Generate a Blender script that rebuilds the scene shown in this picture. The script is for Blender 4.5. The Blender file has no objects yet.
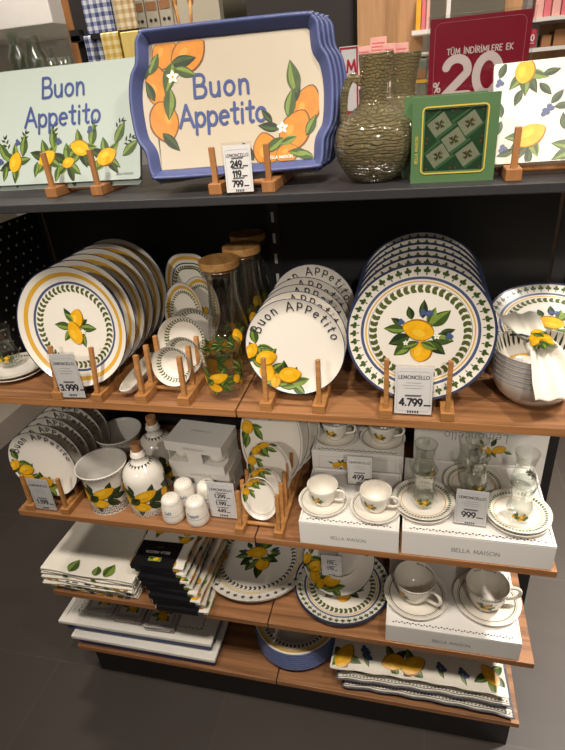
import bpy, bmesh, math, random
from math import sin, cos, pi, radians as rad, hypot, atan2, sqrt
from mathutils import Vector, Matrix
random.seed(7)
SC = bpy.context.scene
COL = SC.collection

# ------------------------------------------------------------------ camera
cam_d = bpy.data.cameras.new('camera'); cam = bpy.data.objects.new('camera', cam_d); COL.objects.link(cam)
RX, UP, FW = Vector((.9725, .2217, -.0817)), Vector((-.0386, .4929, .8693)), Vector((-.2336, .8412, -.4874))
cam.matrix_world = Matrix(((RX.x, UP.x, -FW.x, .3278), (RX.y, UP.y, -FW.y, -.816), (RX.z, UP.z, -FW.z, 1.6631), (0, 0, 0, 1)))
cam_d.sensor_fit = 'HORIZONTAL'; cam_d.sensor_width = 36.0; cam_d.lens = 527.19 * 36 / 565
cam_d.clip_start = .02; cam_d.clip_end = 60
SC.camera = cam

# ------------------------------------------------------------------ world, light, exposure
w = bpy.data.worlds.new('shop_ambient'); SC.world = w; w.use_nodes = True
w.node_tree.nodes['Background'].inputs[0].default_value = (1.0, .88, .77, 1)
w.node_tree.nodes['Background'].inputs[1].default_value = .10
def area(name, loc, target, power, size, color=(1, .90, .79), size_y=None, spread=pi):
    d = bpy.data.lights.new(name, 'AREA'); d.energy = power; d.color = color; d.spread = spread
    if size_y: d.shape = 'RECTANGLE'; d.size = size; d.size_y = size_y
    else: d.shape = 'DISK'; d.size = size
    o = bpy.data.objects.new(name, d); COL.objects.link(o); o.location = loc
    o.rotation_euler = (Vector(target) - Vector(loc)).to_track_quat('-Z', 'Y').to_euler()
    return o
def spot(name, loc, target, power, deg, color=(1, .91, .80), blend=.7, radius=.05):
    d = bpy.data.lights.new(name, 'SPOT'); d.energy = power; d.color = color; d.spot_size = rad(deg); d.spot_blend = blend; d.shadow_soft_size = radius
    o = bpy.data.objects.new(name, d); COL.objects.link(o); o.location = loc
    o.rotation_euler = (Vector(target) - Vector(loc)).to_track_quat('-Z', 'Y').to_euler()
area('ceiling_spot', (-.55, -.72, 2.95), (-.35, .12, .8), 7.0, .14, spread=rad(100))
area('ceiling_spot', (.25, -.80, 2.95), (.1, .12, .8), 7.9, .14, spread=rad(100))
area('ceiling_spot', (1.10, -.66, 2.95), (.5, .12, .8), 7.8, .14, spread=rad(100))
spot('track_spot', (-.9, -2.3, 2.75), (-.3, .1, 1.20), 112, 25)
spot('track_spot', (.9, -2.3, 2.75), (.33, .1, 1.18), 108, 25)
area('aisle_fill', (.2, -2.6, 2.6), (.0, .2, .9), 5.5, 1.6, spread=pi)
area('aisle_spot', (1.6, .6, 2.9), (1.25, .5, 0), 30, .25, (1, .93, .85), spread=rad(62))
area('back_shop_spot', (-1.0, .75, 2.95), (-1.0, 1.7, 1.8), 27, .3)
area('back_shop_spot', (.5, .8, 2.95), (.4, 1.9, 1.7), 26, .3)
SC.view_settings.view_transform = 'Standard'; SC.view_settings.look = 'None'
SC.view_settings.gamma = 1.0; SC.view_settings.use_curve_mapping = False
SC.view_settings.exposure = -0.27
try: SC.cycles.transparent_max_bounces = 24
except Exception: pass

ZT, ZA, ZB, ZC, ZD = 1.5108, 1.1064, .7592, .4523, .2004     # tops of the five shelves
BD = .41                                                      # shelf depth

# ------------------------------------------------------------------ materials (all procedural)
MATS = {}
def s2l(c):
    return tuple((x / 12.92 if x <= .04045 else ((x + .055) / 1.055) ** 2.4) for x in c)
def mat(name, rgb, rough=.5, metal=0, noise=.05, nscale=30, coat=0, spec=.5, bump=0, bscale=200):
    if name in MATS: return MATS[name]
    m = bpy.data.materials.new(name); m.use_nodes = True; nt = m.node_tree; b = nt.nodes['Principled BSDF']
    c = s2l([x / 255 for x in rgb])
    tc = nt.nodes.new('ShaderNodeTexCoord'); nz = nt.nodes.new('ShaderNodeTexNoise'); nz.inputs['Scale'].default_value = nscale
    nz.inputs['Detail'].default_value = 3
    nt.links.new(tc.outputs['Object'], nz.inputs['Vector'])
    rp = nt.nodes.new('ShaderNodeValToRGB'); rp.color_ramp.elements[0].position = .3; rp.color_ramp.elements[1].position = .7
    rp.color_ramp.elements[0].color = (*[x * (1 - noise) for x in c], 1); rp.color_ramp.elements[1].color = (*[min(1, x * (1 + noise)) for x in c], 1)
    nt.links.new(nz.outputs['Fac'], rp.inputs[0]); nt.links.new(rp.outputs[0], b.inputs['Base Color'])
    b.inputs['Roughness'].default_value = rough; b.inputs['Metallic'].default_value = metal
    b.inputs['Specular IOR Level'].default_value = spec; b.inputs['Coat Weight'].default_value = coat
    if bump:
        n2 = nt.nodes.new('ShaderNodeTexNoise'); n2.inputs['Scale'].default_value = bscale
        nt.links.new(tc.outputs['Object'], n2.inputs['Vector'])
        bp = nt.nodes.new('ShaderNodeBump'); bp.inputs['Strength'].default_value = bump; bp.inputs['Distance'].default_value = .002
        nt.links.new(n2.outputs['Fac'], bp.inputs['Height']); nt.links.new(bp.outputs[0], b.inputs['Normal'])
    MATS[name] = m; return m
def wood(name, dark, light, stretch=(1.6, 30, 30), rough=.45, rings=7):
    m = bpy.data.materials.new(name); m.use_nodes = True; nt = m.node_tree; b = nt.nodes['Principled BSDF']
    tc = nt.nodes.new('ShaderNodeTexCoord'); mp = nt.nodes.new('ShaderNodeMapping'); mp.inputs['Scale'].default_value = stretch
    nt.links.new(tc.outputs['Object'], mp.inputs['Vector'])
    nz = nt.nodes.new('ShaderNodeTexNoise'); nz.inputs['Scale'].default_value = 1.0; nz.inputs['Detail'].default_value = 6; nz.inputs['Distortion'].default_value = .7
    nt.links.new(mp.outputs[0], nz.inputs['Vector'])
    mul = nt.nodes.new('ShaderNodeMath'); mul.operation = 'MULTIPLY'; mul.inputs[1].default_value = rings; nt.links.new(nz.outputs['Fac'], mul.inputs[0])
    fr = nt.nodes.new('ShaderNodeMath'); fr.operation = 'PINGPONG'; fr.inputs[1].default_value = 1; nt.links.new(mul.outputs[0], fr.inputs[0])
    n2 = nt.nodes.new('ShaderNodeTexNoise'); n2.inputs['Scale'].default_value = 5; n2.inputs['Detail'].default_value = 3
    nt.links.new(mp.outputs[0], n2.inputs['Vector'])
    mx = nt.nodes.new('ShaderNodeMath'); mx.operation = 'ADD'; nt.links.new(fr.outputs[0], mx.inputs[0]); nt.links.new(n2.outputs['Fac'], mx.inputs[1])
    hl = nt.nodes.new('ShaderNodeMath'); hl.operation = 'MULTIPLY'; hl.inputs[1].default_value = .6; nt.links.new(mx.outputs[0], hl.inputs[0])
    rp = nt.nodes.new('ShaderNodeValToRGB'); rp.color_ramp.elements[0].position = .1; rp.color_ramp.elements[1].position = .95
    rp.color_ramp.elements[0].color = (*s2l([x / 255 for x in dark]), 1); rp.color_ramp.elements[1].color = (*s2l([x / 255 for x in light]), 1)
    nt.links.new(hl.outputs[0], rp.inputs[0]); nt.links.new(rp.outputs[0], b.inputs['Base Color'])
    b.inputs['Roughness'].default_value = rough
    MATS[name] = m; return m
def glass(name, tint=(.97, .98, .96), ior=1.45, rough=.02, bricks=False, gl=1.0):
    m = bpy.data.materials.new(name); m.use_nodes = True; nt = m.node_tree; nt.nodes.remove(nt.nodes['Principled BSDF'])
    out = nt.nodes['Material Output']; tr = nt.nodes.new('ShaderNodeBsdfTransparent'); tr.inputs[0].default_value = (*tint, 1)
    g = nt.nodes.new('ShaderNodeBsdfGlossy'); g.inputs['Roughness'].default_value = rough; g.inputs[0].default_value = (gl, gl, gl, 1)
    fr = nt.nodes.new('ShaderNodeLayerWeight'); fr.inputs['Blend'].default_value = .5      # reflectance rises towards grazing, same from both sides
    pw = nt.nodes.new('ShaderNodeMath'); pw.operation = 'POWER'; pw.inputs[1].default_value = 2.2; nt.links.new(fr.outputs['Facing'], pw.inputs[0])
    r0 = ((ior - 1) / (ior + 1)) ** 2
    ma = nt.nodes.new('ShaderNodeMath'); ma.operation = 'MULTIPLY_ADD'; ma.inputs[1].default_value = .75; ma.inputs[2].default_value = r0; nt.links.new(pw.outputs[0], ma.inputs[0])
    mx = nt.nodes.new('ShaderNodeMixShader'); nt.links.new(ma.outputs[0], mx.inputs[0]); nt.links.new(tr.outputs[0], mx.inputs[1]); nt.links.new(g.outputs[0], mx.inputs[2])
    tc = nt.nodes.new('ShaderNodeTexCoord'); bp = nt.nodes.new('ShaderNodeBump')
    if bricks:
        sp = nt.nodes.new('ShaderNodeSeparateXYZ'); nt.links.new(tc.outputs['Object'], sp.inputs[0])
        at = nt.nodes.new('ShaderNodeMath'); at.operation = 'ARCTAN2'; nt.links.new(sp.outputs['Y'], at.inputs[0]); nt.links.new(sp.outputs['X'], at.inputs[1])
        dv = nt.nodes.new('ShaderNodeMath'); dv.operation = 'DIVIDE'; dv.inputs[1].default_value = 2 * pi; nt.links.new(at.outputs[0], dv.inputs[0])
        dz = nt.nodes.new('ShaderNodeMath'); dz.operation = 'DIVIDE'; dz.inputs[1].default_value = .173; nt.links.new(sp.outputs['Z'], dz.inputs[0])
        uv = nt.nodes.new('ShaderNodeCombineXYZ'); nt.links.new(dv.outputs[0], uv.inputs[0]); nt.links.new(dz.outputs[0], uv.inputs[1]); br = nt.nodes.new('ShaderNodeTexBrick'); br.inputs['Scale'].default_value = 1.0
        br.inputs['Brick Width'].default_value = .05; br.inputs['Row Height'].default_value = .0245
        br.inputs['Mortar Size'].default_value = .006; br.inputs['Mortar Smooth'].default_value = 1.0
        nz = nt.nodes.new('ShaderNodeTexNoise'); nz.inputs['Scale'].default_value = 14; nt.links.new(uv.outputs[0], nz.inputs['Vector'])
        mxv = nt.nodes.new('ShaderNodeMixRGB'); mxv.inputs[0].default_value = .06; nt.links.new(uv.outputs[0], mxv.inputs[1]); nt.links.new(nz.outputs['Color'], mxv.inputs[2])
        nt.links.new(mxv.outputs[0], br.inputs['Vector']); nt.links.new(br.outputs['Fac'], bp.inputs['Height'])
        bp.inputs['Strength'].default_value = 1.0; bp.inputs['Distance'].default_value = .0028; bp.invert = True
        cr = nt.nodes.new('ShaderNodeMixRGB'); cr.inputs[1].default_value = (*tint, 1); cr.inputs[2].default_value = (tint[0] * .8, tint[1] * .8, tint[2] * .74, 1)
        nt.links.new(br.outputs['Fac'], cr.inputs[0]); nt.links.new(cr.outputs[0], tr.inputs[0])
        df = nt.nodes.new('ShaderNodeBsdfDiffuse'); df.inputs[0].default_value = (.38, .32, .17, 1); nt.links.new(bp.outputs[0], df.inputs['Normal'])
        m2 = nt.nodes.new('ShaderNodeMixShader'); m2.inputs[0].default_value = .35; nt.links.new(tr.outputs[0], m2.inputs[1]); nt.links.new(df.outputs[0], m2.inputs[2])
        nt.links.new(m2.outputs[0], mx.inputs[1])
    else:
        nz = nt.nodes.new('ShaderNodeTexNoise'); nz.inputs['Scale'].default_value = 25; nt.links.new(tc.outputs['Object'], nz.inputs['Vector'])
        nt.links.new(nz.outputs['Fac'], bp.inputs['Height']); bp.inputs['Strength'].default_value = .05; bp.inputs['Distance'].default_value = .002
    nt.links.new(bp.outputs[0], g.inputs['Normal'])
    nt.links.new(mx.outputs[0], out.inputs['Surface'])
    MATS[name] = m; return m
def checks(name, a, b_, c, scale):
    """gingham: two crossing stripe sets in object space"""
    m = bpy.data.materials.new(name); m.use_nodes = True; nt = m.node_tree; p = nt.nodes['Principled BSDF']
    tc = nt.nodes.new('ShaderNodeTexCoord'); sp = nt.nodes.new('ShaderNodeSeparateXYZ'); nt.links.new(tc.outputs['Object'], sp.inputs[0])
    fs = []
    for ax in ('X', 'Z'):
        mu = nt.nodes.new('ShaderNodeMath'); mu.operation = 'MULTIPLY'; mu.inputs[1].default_value = scale; nt.links.new(sp.outputs[ax], mu.inputs[0])
        f = nt.nodes.new('ShaderNodeMath'); f.operation = 'FRACT'; nt.links.new(mu.outputs[0], f.inputs[0])
        g = nt.nodes.new('ShaderNodeMath'); g.operation = 'GREATER_THAN'; g.inputs[1].default_value = .5; nt.links.new(f.outputs[0], g.inputs[0]); fs.append(g)
    ad = nt.nodes.new('ShaderNodeMath'); ad.operation = 'ADD'; nt.links.new(fs[0].outputs[0], ad.inputs[0]); nt.links.new(fs[1].outputs[0], ad.inputs[1])
    hf = nt.nodes.new('ShaderNodeMath'); hf.operation = 'MULTIPLY'; hf.inputs[1].default_value = .5; nt.links.new(ad.outputs[0], hf.inputs[0])
    rp = nt.nodes.new('ShaderNodeValToRGB'); e = rp.color_ramp.elements; e[0].color = (*s2l([x / 255 for x in a]), 1); e[1].color = (*s2l([x / 255 for x in c]), 1)
    e2 = e.new(.5); e2.color = (*s2l([x / 255 for x in b_]), 1)
    nt.links.new(hf.outputs[0], rp.inputs[0]); nt.links.new(rp.outputs[0], p.inputs['Base Color']); p.inputs['Roughness'].default_value = .9
    MATS[name] = m; return m
def tiles(name):
    m = bpy.data.materials.new(name); m.use_nodes = True; nt = m.node_tree; p = nt.nodes['Principled BSDF']
    tc = nt.nodes.new('ShaderNodeTexCoord'); mp = nt.nodes.new('ShaderNodeMapping'); mp.inputs['Location'].default_value = (.19, -.05, 0)
    nt.links.new(tc.outputs['Object'], mp.inputs['Vector'])
    br = nt.nodes.new('ShaderNodeTexBrick'); br.offset = 0; br.inputs['Scale'].default_value = 1; br.inputs['Brick Width'].default_value = .6; br.inputs['Row Height'].default_value = .6
    br.inputs['Mortar Size'].default_value = .0025; br.inputs['Mortar Smooth'].default_value = .3
    br.inputs['Color1'].default_value = (*s2l((.285, .255, .232)), 1); br.inputs['Color2'].default_value = (*s2l((.27, .24, .218)), 1); br.inputs['Mortar'].default_value = (*s2l((.32, .29, .262)), 1)
    nt.links.new(mp.outputs[0], br.inputs['Vector'])
    nz = nt.nodes.new('ShaderNodeTexNoise'); nz.inputs['Scale'].default_value = 3.5; nz.inputs['Detail'].default_value = 5; nt.links.new(tc.outputs['Object'], nz.inputs['Vector'])
    rp = nt.nodes.new('ShaderNodeValToRGB'); rp.color_ramp.elements[0].color = (.7, .7, .7, 1); rp.color_ramp.elements[1].color = (1.1, 1.1, 1.1, 1)
    nt.links.new(nz.outputs['Fac'], rp.inputs[0])
    mx = nt.nodes.new('ShaderNodeMixRGB'); mx.blend_type = 'MULTIPLY'; mx.inputs[0].default_value = 1; nt.links.new(br.outputs['Color'], mx.inputs[1]); nt.links.new(rp.outputs[0], mx.inputs[2])
    nt.links.new(mx.outputs[0], p.inputs['Base Color']); p.inputs['Roughness'].default_value = .55
    MATS[name] = m; return m

wood('shelf_wood', (100, 66, 42), (164, 116, 76), (1.3, 26, 26))
wood('shelf_edge', (140, 92, 54), (178, 124, 76), (1.3, 40, 40))
wood('bamboo', (150, 100, 52), (196, 142, 84), (4, 60, 60), .5, 4)
wood('lid_wood', (176, 122, 64), (216, 164, 100), (60, 6, 60), .5, 5)
wood('beech', (134, 88, 48), (174, 120, 70), (30, 30, 3), .5, 5)
wood('wall_wood', (150, 112, 74), (192, 150, 106), (14, 14, 1.2), .6, 5)
tiles('floor_tile')
mat('black_metal', (40, 39, 42), .45, noise=.06, nscale=120)
mat('black_panel', (24, 23, 25), .6, noise=.06, nscale=90)
mat('top_black', (46, 45, 47), .5, noise=.08, nscale=90)
mat('painted_hole_light', (240, 239, 236), .5)  # near-white colour standing in for light seen through slots and holes
mat('ceramic', (232, 226, 214), .16, noise=.012, nscale=8, coat=.3)
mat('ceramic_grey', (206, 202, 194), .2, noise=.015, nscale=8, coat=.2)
mat('navy', (56, 64, 92), .25); mat('blue', (76, 87, 120), .3); mat('blue_text', (62, 78, 132), .4)
mat('dark_text', (52, 50, 62), .35); mat('yellow_band', (214, 166, 62), .25); mat('cream_band', (222, 200, 140), .25)
mat('lemon', (228, 170, 26), .35, noise=.12, nscale=70); mat('lemon_light', (236, 188, 54), .35, noise=.06, nscale=60); mat('lemon_dark', (150, 100, 22), .35)
mat('orange', (208, 132, 34), .4, noise=.12, nscale=60); mat('orange_dark', (120, 70, 22), .4); mat('orange_light', (220, 154, 58), .4)
mat('leaf', (62, 84, 34), .4, noise=.2, nscale=90); mat('leaf_light', (120, 142, 60), .4, noise=.15, nscale=80); mat('leaf_dark', (36, 50, 26), .4, noise=.15, nscale=80)
mat('olive', (80, 90, 40), .35, noise=.12, nscale=100); mat('berry', (70, 84, 124), .4); mat('petal', (240, 238, 226), .4)
mat('tray_blue', (84, 94, 140), .35, noise=.04, nscale=20); mat('tray_cream', (192, 180, 158), .4, noise=.02, nscale=10)
mat('board_green', (184, 196, 188), .12, noise=.02, nscale=6, coat=.5); mat('board_edge', (168, 188, 176), .1)
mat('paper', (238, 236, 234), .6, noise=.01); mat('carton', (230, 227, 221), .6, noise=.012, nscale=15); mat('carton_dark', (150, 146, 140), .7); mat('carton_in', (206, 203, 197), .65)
mat('print_black', (34, 33, 36), .6); mat('print_grey', (128, 126, 130), .6); mat('print_soft', (176, 174, 176), .6)
mat('cork', (176, 128, 84), .85, noise=.2, nscale=160); mat('maroon', (128, 16, 40), .25, noise=.03, nscale=10, coat=.4); mat('sign_grey', (206, 190, 188), .4); mat('sign_line', (176, 84, 96), .4)
mat('green_box', (80, 114, 72), .4, noise=.05, nscale=20); mat('green_deep', (46, 82, 52), .55, noise=.1, nscale=40); mat('gold', (206, 180, 74), .4); mat('ribbon_green', (84, 124, 84), .5)
mat('swatch', (176, 168, 150), .6, noise=.08, nscale=120); mat('rose', (150, 72, 74), .6)
mat('linen', (234, 228, 214), .9, noise=.03, nscale=60, bump=.3, bscale=500); mat('linen_stripe', (98, 98, 106), .9, noise=.15, nscale=200); mat('linen_cream', (226, 208, 158), .9)
mat('black_card', (22, 22, 26), .35, noise=.05); mat('tray_navy', (28, 56, 114), .4, noise=.06, nscale=30); mat('white_tray', (232, 228, 218), .35, noise=.02, nscale=15)
mat('coaster_grey', (150, 144, 138), .6); mat('soup_blue', (104, 124, 176), .25, noise=.08, nscale=60); mat('soup_blue_light', (140, 156, 198), .25)
mat('shop_wall', (186, 178, 158), .8, noise=.03, nscale=3); mat('shelf_white', (232, 228, 222), .5, noise=.02); mat('shop_dark', (44, 38, 36), .7, noise=.05)
mat('pink_card', (236, 178, 168), .7); mat('pink', (228, 120, 128), .6); mat('yellow_book', (236, 176, 50), .6); mat('red_sign', (190, 36, 60), .5); mat('tin_grey', (112, 114, 98), .5, noise=.2, nscale=60)
mat('brown_box', (150, 104, 66), .7, noise=.1, nscale=30); mat('yellow_cloth', (232, 206, 120), .9, noise=.04); mat('podium', (176, 166, 152), .7, noise=.03, nscale=4); mat('grey_item', (140, 134, 130), .6)
glass('clear_glass', (.945, .955, .94), 1.55); glass('acrylic', (.97, .97, .97), 1.2, gl=.6); glass('window_film', (.82, .86, .82), 1.35, .03); glass('plastic_film', (.9, .9, .9), 1.5, .12)
glass('olive_glass', (.62, .56, .38), 1.5, .12, True); glass('pale_glass', (.90, .93, .90), 1.6, .08)
checks('gingham_blue', (222, 224, 228), (150, 158, 188), (70, 80, 122), 42); checks('gingham_beige', (236, 222, 190), (214, 190, 146), (188, 160, 112), 42); checks('gingham_yellow', (240, 226, 180), (228, 200, 120), (214, 172, 74), 42)

# ------------------------------------------------------------------ mesh builder
class MB:
    def __init__(s): s.v = []; s.f = []; s.m = []; s.sm = []; s.names = []; s.uv = None
    def mi(s, n):
        if n not in s.names: s.names.append(n)
        return s.names.index(n)
    def add(s, vs, fs, m, smooth=False, M=None):
        o = len(s.v)
        if M is not None: vs = [M @ Vector(p) for p in vs]
        s.v.extend([tuple(p) for p in vs])
        for k, f in enumerate(fs):
            s.f.append(tuple(i + o for i in f)); s.m.append(s.mi(m[k] if isinstance(m, list) else m)); s.sm.append(smooth)
        return s
    def box(s, x0, x1, y0, y1, z0, z1, m, M=None, top=None, front=None):
        v = [(x0, y0, z0), (x1, y0, z0), (x1, y1, z0), (x0, y1, z0), (x0, y0, z1), (x1, y0, z1), (x1, y1, z1), (x0, y1, z1)]
        f = [(0, 3, 2, 1), (4, 5, 6, 7), (0, 1, 5, 4), (1, 2, 6, 5), (2, 3, 7, 6), (3, 0, 4, 7)]
        return s.add(v, f, [m, top or m, front or m, m, m, m], False, M)
    def lathe(s, prof, seg=64, M=None, smooth=True, mats=None, cap0=True, cap1=True):
        """prof: list of (r, z, material of the band up to the next point)"""
        vs = []; fs = []; ms = []; n = len(prof)
        ring = []
        for r, z, m in prof:
            if r < 1e-6: ring.append([len(vs)]); vs.append((0, 0, z))
            else:
                ring.append(list(range(len(vs), len(vs) + seg)))
                vs += [(r * cos(2 * pi * k / seg), r * sin(2 * pi * k / seg), z) for k in range(seg)]
        for i in range(n - 1):
            a, b = ring[i], ring[i + 1]; m = prof[i][2]
            for k in range(seg):
                k2 = (k + 1) % seg
                if len(a) == 1 and len(b) == 1: break
                if len(a) == 1: fs.append((a[0], b[k2], b[k]))
                elif len(b) == 1: fs.append((a[k], a[k2], b[0]))
                else: fs.append((a[k], a[k2], b[k2], b[k]))
                ms.append(m)
        return s.add(vs, fs, ms, smooth, M)
    def tube(s, pts, rr, m, seg=10, M=None, squash=1.0):
        pts = [Vector(p) for p in pts]; vs = []; fs = []; n = len(pts)
        up = Vector((0, 0, 1)); prev = None
        for i, p in enumerate(pts):
            t = (pts[min(i + 1, n - 1)] - pts[max(i - 1, 0)]).normalized()
            if prev is None:
                a = up if abs(t.dot(up)) < .9 else Vector((1, 0, 0)); u = t.cross(a).normalized()
            else: u = (prev - t * prev.dot(t)).normalized()
            prev = u; w_ = t.cross(u); r = rr[i] if isinstance(rr, (list, tuple)) else rr
            vs += [p + (u * cos(2 * pi * k / seg) + w_ * sin(2 * pi * k / seg) * squash) * r for k in range(seg)]
        for i in range(n - 1):
            for k in range(seg):
                k2 = (k + 1) % seg; fs.append((i * seg + k, i * seg + k2, (i + 1) * seg + k2, (i + 1) * seg + k))
        fs.append(tuple(range(seg - 1, -1, -1))); fs.append(tuple((n - 1) * seg + k for k in range(seg)))
        return s.add(vs, fs, m, True, M)
    def prism(s, out, z0, z1, m, M=None, side=None, smooth=False):
        n = len(out); vs = [(x, y, z0) for x, y in out] + [(x, y, z1) for x, y in out]
        fs = [tuple(range(n - 1, -1, -1)), tuple(range(n, 2 * n))] + [(k, (k + 1) % n, n + (k + 1) % n, n + k) for k in range(n)]
        return s.add(vs, fs, [m, m] + [side or m] * n, smooth, M)
    def grid(s, fn, nu, nv, m, smooth=True, M=None, closed=False):
        vs = [fn(i / nu, j / nv) for j in range(nv + 1) for i in range(nu + 1)]
        fs = [(j * (nu + 1) + i, j * (nu + 1) + i + 1, (j + 1) * (nu + 1) + i + 1, (j + 1) * (nu + 1) + i) for j in range(nv) for i in range(nu)]
        ms = [m((i + .5) / nu, (j + .5) / nv) for j in range(nv) for i in range(nu)] if callable(m) else m
        return s.add(vs, fs, ms, smooth, M)
    def decal(s, items, fn, eps=.0003, M=None, clip=None):
        """items: list of (material, polygon, layer) printed on the surface fn(u,v,h)"""
        for q_, (m, poly, lay) in enumerate(items):
            cx = sum(p[0] for p in poly) / len(poly); cy = sum(p[1] for p in poly) / len(poly)
            if clip and not clip(cx, cy): continue
            size = max(hypot(p[0] - cx, p[1] - cy) for p in poly); n = len(poly); h = eps * (1 + .7 * lay) + (q_ % 7) * eps * .045
            nr = 1 if size < .008 else (2 if size < .02 else 3)
            vs = [fn(cx, cy, h)]; fs = []
            for r in range(1, nr + 1):
                t = r / nr
                for p in poly:
                    u, v_ = cx + (p[0] - cx) * t, cy + (p[1] - cy) * t
                    if clip:
                        if not clip(u, v_):          # cut the print off cleanly where its surface ends
                            a_, b_ = 0.0, 1.0
                            for _ in range(9):
                                q = (a_ + b_) / 2
                                if clip(cx + (u - cx) * q, cy + (v_ - cy) * q): a_ = q
                                else: b_ = q
                            u, v_ = cx + (u - cx) * a_, cy + (v_ - cy) * a_
                    vs.append(fn(u, v_, h))
            fs += [(0, 1 + k, 1 + (k + 1) % n) for k in range(n)]
            for r in range(1, nr):
                a, b = 1 + (r - 1) * n, 1 + r * n
                fs += [(a + k, b + k, b + (k + 1) % n, a + (k + 1) % n) for k in range(n)]
            s.add(vs, fs, m, False, M)
        return s
    def ribbon(s, strokes, fn, width, m, eps=.0003, lay=3, M=None):
        split = []
        for st in strokes:            # break at sharp corners so that the inner edge never folds over
            cur = [st[0]]
            for i in range(1, len(st)):
                cur.append(st[i])
                if i < len(st) - 1:
                    a, b, c = st[i - 1], st[i], st[i + 1]
                    d = abs(atan2(b[1] - a[1], b[0] - a[0]) - atan2(c[1] - b[1], c[0] - b[0])); d = min(d, 2 * pi - d)
                    if d > .7: split.append(cur); cur = [st[i]]
            split.append(cur)
        for q_, st in enumerate(split):
            h = eps * (1 + .7 * lay) + (q_ % 9) * 1.2e-5
            n = len(st); L = []; Rr = []
            for i, p in enumerate(st):
                a, b = st[max(i - 1, 0)], st[min(i + 1, n - 1)]; dx, dy = b[0] - a[0], b[1] - a[1]; d = hypot(dx, dy) or 1
                nx, ny = -dy / d * width / 2, dx / d * width / 2
                L.append((p[0] + nx, p[1] + ny)); Rr.append((p[0] - nx, p[1] - ny))
            vs = [fn(*p, h) for p in L + Rr]; fs = [(n + i, n + i + 1, i + 1, i) for i in range(n - 1)]
            s.add(vs, fs, m, False, M)
            for e in (st[0], st[-1]):
                h += 6e-6; vs = [fn(e[0] + width / 2 * cos(k * pi / 5), e[1] + width / 2 * sin(k * pi / 5), h) for k in range(10)]
                s.add(vs, [tuple(range(10))], m, False, M)
        return s
    def mesh(s, name):
        me = bpy.data.meshes.new(name); me.from_pydata(s.v, [], s.f)
        for n in s.names: me.materials.append(MATS[n])
        me.polygons.foreach_set('material_index', s.m); me.polygons.foreach_set('use_smooth', s.sm); me.update()
        return me
    def obj(s, name, parent=None, loc=(0, 0, 0), rot=(0, 0, 0), bevel=0):
        o = bpy.data.objects.new(name, s.mesh(name)); COL.objects.link(o); o.location = loc; o.rotation_euler = rot
        if parent: o.parent = parent
        if bevel:
            b = o.modifiers.new('bevel', 'BEVEL'); b.width = bevel; b.segments = 2; b.limit_method = 'ANGLE'; b.angle_limit = rad(40)
        return o
def tag(o, label, cat, group=None):
    o['label'] = label; o['category'] = cat
    if group: o['group'] = group
    return o
def thing(name, label, cat, loc=(0, 0, 0), rot=(0, 0, 0), group=None):
    o = bpy.data.objects.new(name, None); COL.objects.link(o); o.location = loc; o.rotation_euler = rot; o.empty_display_size = .02
    return tag(o, label, cat, group)
def dup(o, label, loc=None, rot=None, group=None):
    """copy of a thing, its parts and sub-parts"""
    c = o.copy(); COL.objects.link(c)
    for k in ('label', 'category', 'group'):
        if k in o: c[k] = o[k]
    c['label'] = label
    if group: c['group'] = group
    if loc is not None: c.location = loc
    if rot is not None: c.rotation_euler = rot
    for ch in list(o.children):
        d = ch.copy(); COL.objects.link(d); d.parent = c
        for g in list(ch.children):
            e = g.copy(); COL.objects.link(e); e.parent = d
    return c
def struct(o): o['kind'] = 'structure'; return o
ORD = ['frontmost', 'second', 'third', 'fourth', 'fifth', 'sixth', 'seventh', 'eighth', 'ninth']

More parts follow.
